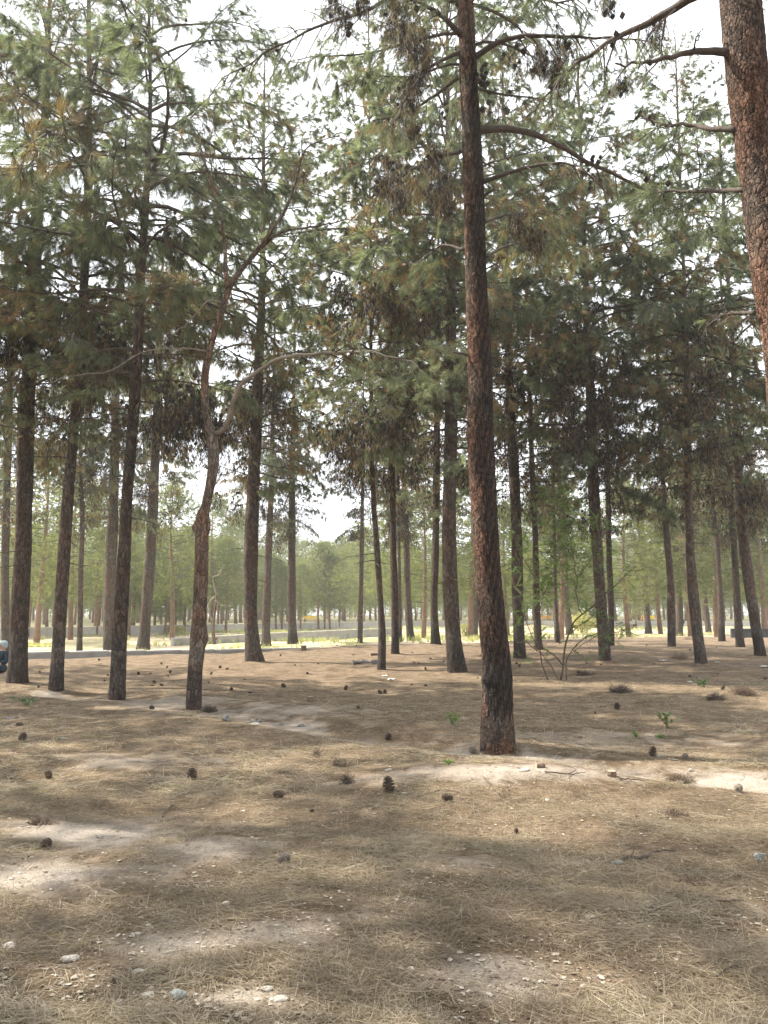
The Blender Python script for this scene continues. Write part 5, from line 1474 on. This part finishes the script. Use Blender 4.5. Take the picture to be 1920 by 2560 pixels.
def skin_fig(name, J, E, rad, mat, parent, sub=2, root_i=0):
    me = bpy.data.meshes.new(name); me.from_pydata([tuple(j) for j in J], E, []); me.materials.append(mat)
    o = bpy.data.objects.new(name, me); C.objects.link(o); o.parent = parent
    md = o.modifiers.new('skin', 'SKIN'); md.use_smooth_shade = True
    for i, sv in enumerate(me.skin_vertices[0].data):
        sv.radius = rad[i] if isinstance(rad[i], tuple) else (rad[i], rad[i]); sv.use_root = (i == root_i)
    s_ = o.modifiers.new('sub', 'SUBSURF'); s_.levels = sub; s_.render_levels = sub
    return o


J = [(0, 0, .12), (0, .0, .30), (0, .02, .46), (0, .03, .55), (0, .04, .63), (0, .04, .72), (0, .035, .78),      # pelvis..head
     (-.17, .02, .50), (-.26, -.02, .30), (-.20, -.20, .22), (-.15, -.27, .20), (.17, .02, .50), (.26, -.02, .30), (.20, -.20, .22), (.15, -.27, .20),
     (-.13, -.06, .11), (-.36, -.30, .14), (-.08, -.40, .07), (.06, -.42, .05), (.13, -.06, .11), (.36, -.30, .14), (.08, -.44, .09), (-.06, -.46, .06)]
E_ = [(0, 1), (1, 2), (2, 3), (3, 4), (4, 5), (5, 6), (2, 7), (7, 8), (8, 9), (9, 10), (2, 11), (11, 12), (12, 13), (13, 14), (0, 15), (15, 16), (16, 17), (17, 18), (0, 19), (19, 20), (20, 21), (21, 22)]
rad = [(.15, .12), (.13, .10), (.13, .09), (.055, .055), (.075, .085), (.09, .10), (.05, .055), .055, .045, .034, .03, .055, .045, .034, .03, .09, .065, .045, .03, .09, .065, .045, .03]
skin_fig('body', J, E_, rad, M['skin'], root)
for sx in (-1, 1):        # hands resting on the knees, five fingers each
    b = np.array([sx * .15, -.27, .20]); mb = MB(); v, f = tube(np.array([b, b + [0, -.04, -.005], b + [0, -.085, -.015]]), [.026, .036, .03], 8); mb.add(v, f)
    for k, (ox, L) in enumerate([(-.027, .065), (-.009, .075), (.009, .07), (.026, .055)]):
        p = b + [ox, -.08, -.012]; v, f = tube(np.array([p, p + [0, -L * .5, -.008], p + [0, -L * .85, -.035]]), [.0095, .009, .007], 6); mb.add(v, f)
    p = b + [-sx * .03, -.03, -.01]; v, f = tube(np.array([p, p + [-sx * .025, -.025, -.005], p + [-sx * .03, -.055, -.018]]), [.011, .010, .008], 6); mb.add(v, f)
    mb.build('hand', M['skin'], root)
JJ = [(0, 0, .13), (0, 0, .30), (0, .02, .47), (0, .03, .53), (-.17, .02, .49), (-.26, -.02, .30), (-.20, -.19, .23), (.17, .02, .49), (.26, -.02, .30), (.20, -.19, .23)]
skin_fig('jacket', JJ, [(0, 1), (1, 2), (2, 3), (2, 4), (4, 5), (5, 6), (2, 7), (7, 8), (8, 9)], [(.19, .15), (.165, .13), (.155, .11), (.07, .07), .075, .062, .05, .075, .062, .05], M['cloth_navy'], root)
JT = [(0, 0, .12), (-.14, -.06, .115), (-.36, -.30, .145), (-.10, -.39, .08), (.14, -.06, .115), (.36, -.30, .145), (.10, -.43, .09)]
skin_fig('trousers', JT, [(0, 1), (1, 2), (2, 3), (0, 4), (4, 5), (5, 6)], [(.17, .13), .11, .08, .06, .11, .08, .06], M['cloth_navy'], root)
skin_fig('collar', [(0, .03, .53), (0, .035, .575), (0, .04, .60)], [(0, 1), (1, 2)], [(.085, .085), (.075, .075), (.07, .07)], M['cloth_red'], root)
skin_fig('head_covering', [(0, .07, .58), (0, .065, .66), (0, .05, .74), (0, .045, .80)], [(0, 1), (1, 2), (2, 3)], [(.08, .08), (.105, .105), (.115, .12), (.06, .065)], M['cloth_pale'], root)
fm = MB()
for sx in (-1, 1):
    v, f = tube(np.array([[sx * .032, -.058, .70], [sx * .032, -.066, .70]]), [.012, .006], 8); fm.add(v, f)
v, f = tube(np.array([[0, -.055, .70], [0, -.078, .675], [0, -.062, .66]]), [.008, .014, .010], 8); fm.add(v, f)
v, f = tube(np.array([[-.025, -.056, .638], [0, -.064, .636], [.025, -.056, .638]]), [.004, .008, .004], 6); fm.add(v, f)
fm.build('face', M['skin'], root)

# ------------------------------------------------------------------ needle litter, straw and chips (nobody could count them)
rg = np.random.default_rng(8)


def scatter_px(n, y0, y1, pw=1.0):
    """random ground points, denser towards the viewer, over the strip of floor in front"""
    a = 1.5 / (np.tan(np.arctan((y1 - 1280) / F) - PITCH)); b = 1.5 / (np.tan(np.arctan((y0 - 1280) / F) - PITCH))
    u = rg.random(n); d = (a ** -pw + u * (b ** -pw - a ** -pw)) ** (-1 / pw)
    x = rg.uniform(-.56, .56, n) * d
    return x, d


def straw_field(n, y0, y1, wmin, wmax, lmin, lmax, name, label, lift=.02, pw=1.0, clump=True):
    x, y = scatter_px(n, y0, y1, pw)
    keep = np.ones(len(x), bool)
    if clump:
        dn = vnoise(x, y, 2.2, 3.0) + .6 * vnoise(x, y, 5.5, 1.0) + .4 * vnoise(x, y, .9, 7.0)
        dm_ = dust_mask(x, y)
        keep = rg.random(len(x)) < np.clip(.55 + .42 * dn - 1.1 * dm_, .05, 1)
    x, y = x[keep], y[keep]; n = len(x)
    L = rg.uniform(lmin, lmax, n); a = rg.uniform(0, 2 * PI, n); el = np.abs(rg.normal(0, .16, n)) + .0; 
    st = rg.random(n) < .015; el = np.where(st, rg.uniform(.5, 1.3, n), el)
    z = terrain(x, y) + rg.random(n) ** 2 * lift
    P = np.stack([x, y, z], 1); D = np.stack([np.cos(a) * np.cos(el), np.sin(a) * np.cos(el), np.sin(el)], 1)
    bend = rg.normal(0, .25, n); D2 = np.stack([np.cos(a + bend) * np.cos(el), np.sin(a + bend) * np.cos(el), np.sin(el) - .12], 1)
    Mid = P + D * (L * .5)[:, None]; E = Mid + D2 * (L * .5)[:, None]; E[:, 2] = np.maximum(E[:, 2], terrain(E[:, 0], E[:, 1]) + .003)
    S = np.stack([-np.sin(a), np.cos(a), rg.normal(0, .4, n)], 1) * (rg.uniform(wmin, wmax, n) * .5)[:, None]
    v = np.stack([P - S, P + S, Mid + S, Mid - S, E], 1).reshape(-1, 3); b = np.arange(n)[:, None] * 5
    f = np.concatenate([b + [[0, 1, 2]], b + [[0, 2, 3]], b + [[3, 2, 4]]])
    dn2 = vnoise(x, y, 1.7, 9.0)
    m = (rg.random(n) < np.clip(.42 - .3 * dn2, .1, .9)).astype(int)
    mb = MB(); mb.add(v, f, np.tile(m, 3))
    tag(mb.build(name, [M['straw'], M['straw2']], None, False), label, 'litter', kind='stuff')


straw_field(330000, 1960, 2620, .0012, .0025, .05, .14, 'needle_litter', 'dense mat of fallen needles and straw in the foreground')
straw_field(90000, 1700, 1980, .0025, .0045, .08, .18, 'straw_litter', 'thin scatter of needles and straw around the trunks')


def chips(n, y0, y1, smin, smax):
    x, y = scatter_px(n, y0, y1, 1.3); z = terrain(x, y)
    ico = np.array([[1, 0, .15], [.3, .8, .3], [-.8, .5, .1], [-.7, -.6, .25], [.4, -.9, .1], [0, 0, .5]])
    f0 = np.array([[0, 1, 5], [1, 2, 5], [2, 3, 5], [3, 4, 5], [4, 0, 5]])
    s = smin + (smax - smin) * rg.random(n) ** 3; a = rg.uniform(0, 6.28, n); asp = rg.uniform(.3, 1, n)
    lx = ico[None, :, 0] * s[:, None]; ly = ico[None, :, 1] * (s * asp)[:, None]; lz = ico[None, :, 2] * (s * .5)[:, None]
    v = np.stack([x[:, None] + lx * np.cos(a)[:, None] - ly * np.sin(a)[:, None], y[:, None] + lx * np.sin(a)[:, None] + ly * np.cos(a)[:, None], z[:, None] + lz + .004], -1) + rg.normal(size=(n, 6, 3)) * (s * .12)[:, None, None]
    f = (f0[None] + np.arange(n)[:, None, None] * 6).reshape(-1, 3)
    m = np.repeat((rg.random(n) < .55).astype(int), 5); mb = MB(); mb.add(v.reshape(-1, 3), f, m)
    tag(mb.build('bark_chips', [M['chip_dk'], M['chip_lt']], None, False), 'scattered bark chips, leaf bits and pebbles', 'litter', kind='stuff')


chips(15000, 1690, 2620, .003, .018)

# thin dry grass in the sunken ground and along its edge
mb = MB(); n = 26000
x = rg.uniform(-34, 44, n); y = rg.uniform(28, 104, n); d_, s_ = seg_dist(x, y, NEAR_WALL); d2_, s2_ = seg_dist(x, y, FAR_WALL)
ok = (d_ * s_ > .3) & (d2_ * s2_ < -.4) & (vnoise(x, y, .25, 2) + .5 * vnoise(x, y, 1.1, 5) > .25 + np.clip((x + 5) / 22, 0, 1) * .7)
x, y = x[ok], y[ok]; n = len(x)
P = np.stack([x, y, terrain(x, y)], 1); D = rg.normal(size=(n, 3)) * .35 + [0, 0, 1]; D /= np.linalg.norm(D, axis=1)[:, None]
needles(mb, P, D, np.full(n, .02), np.where(rg.random(n) < .6, 0, 1), rg, 8, .38, .035, .5)
M['grass_p'] = leaf_mat('pale_grass', (.26, .30, .12), (.42, .42, .22), .4, .6)
tag(mb.build('dry_grass', [M['grass_p'], M['leaf_pale']], None, False), 'pale green and straw grass in the sunken ground', 'grass', kind='stuff')

# ------------------------------------------------------------------ air
hz = bpy.data.meshes.new('haze')
v, f = box(-255, 255, -55, 415, -3.0, 23.0)
hz.from_pydata([tuple(a) for a in v], [], [[0, 1, 3, 2], [4, 6, 7, 5], [0, 4, 5, 1], [2, 3, 7, 6], [0, 2, 6, 4], [1, 5, 7, 3]])
ho = bpy.data.objects.new('haze', hz); C.objects.link(ho); tag(ho, 'pale dusty air between the trees', 'haze', kind='stuff')
hm = bpy.data.materials.new('haze_air'); hm.use_nodes = True; hn = hm.node_tree; hn.nodes.clear()
oo = hn.nodes.new('ShaderNodeOutputMaterial'); pv = hn.nodes.new('ShaderNodeVolumePrincipled')
pv.inputs['Color'].default_value = (.95, .95, .93, 1); pv.inputs['Density'].default_value = .0011; pv.inputs['Anisotropy'].default_value = .35
hn.links.new(pv.outputs[0], oo.inputs['Volume']); hz.materials.append(hm)
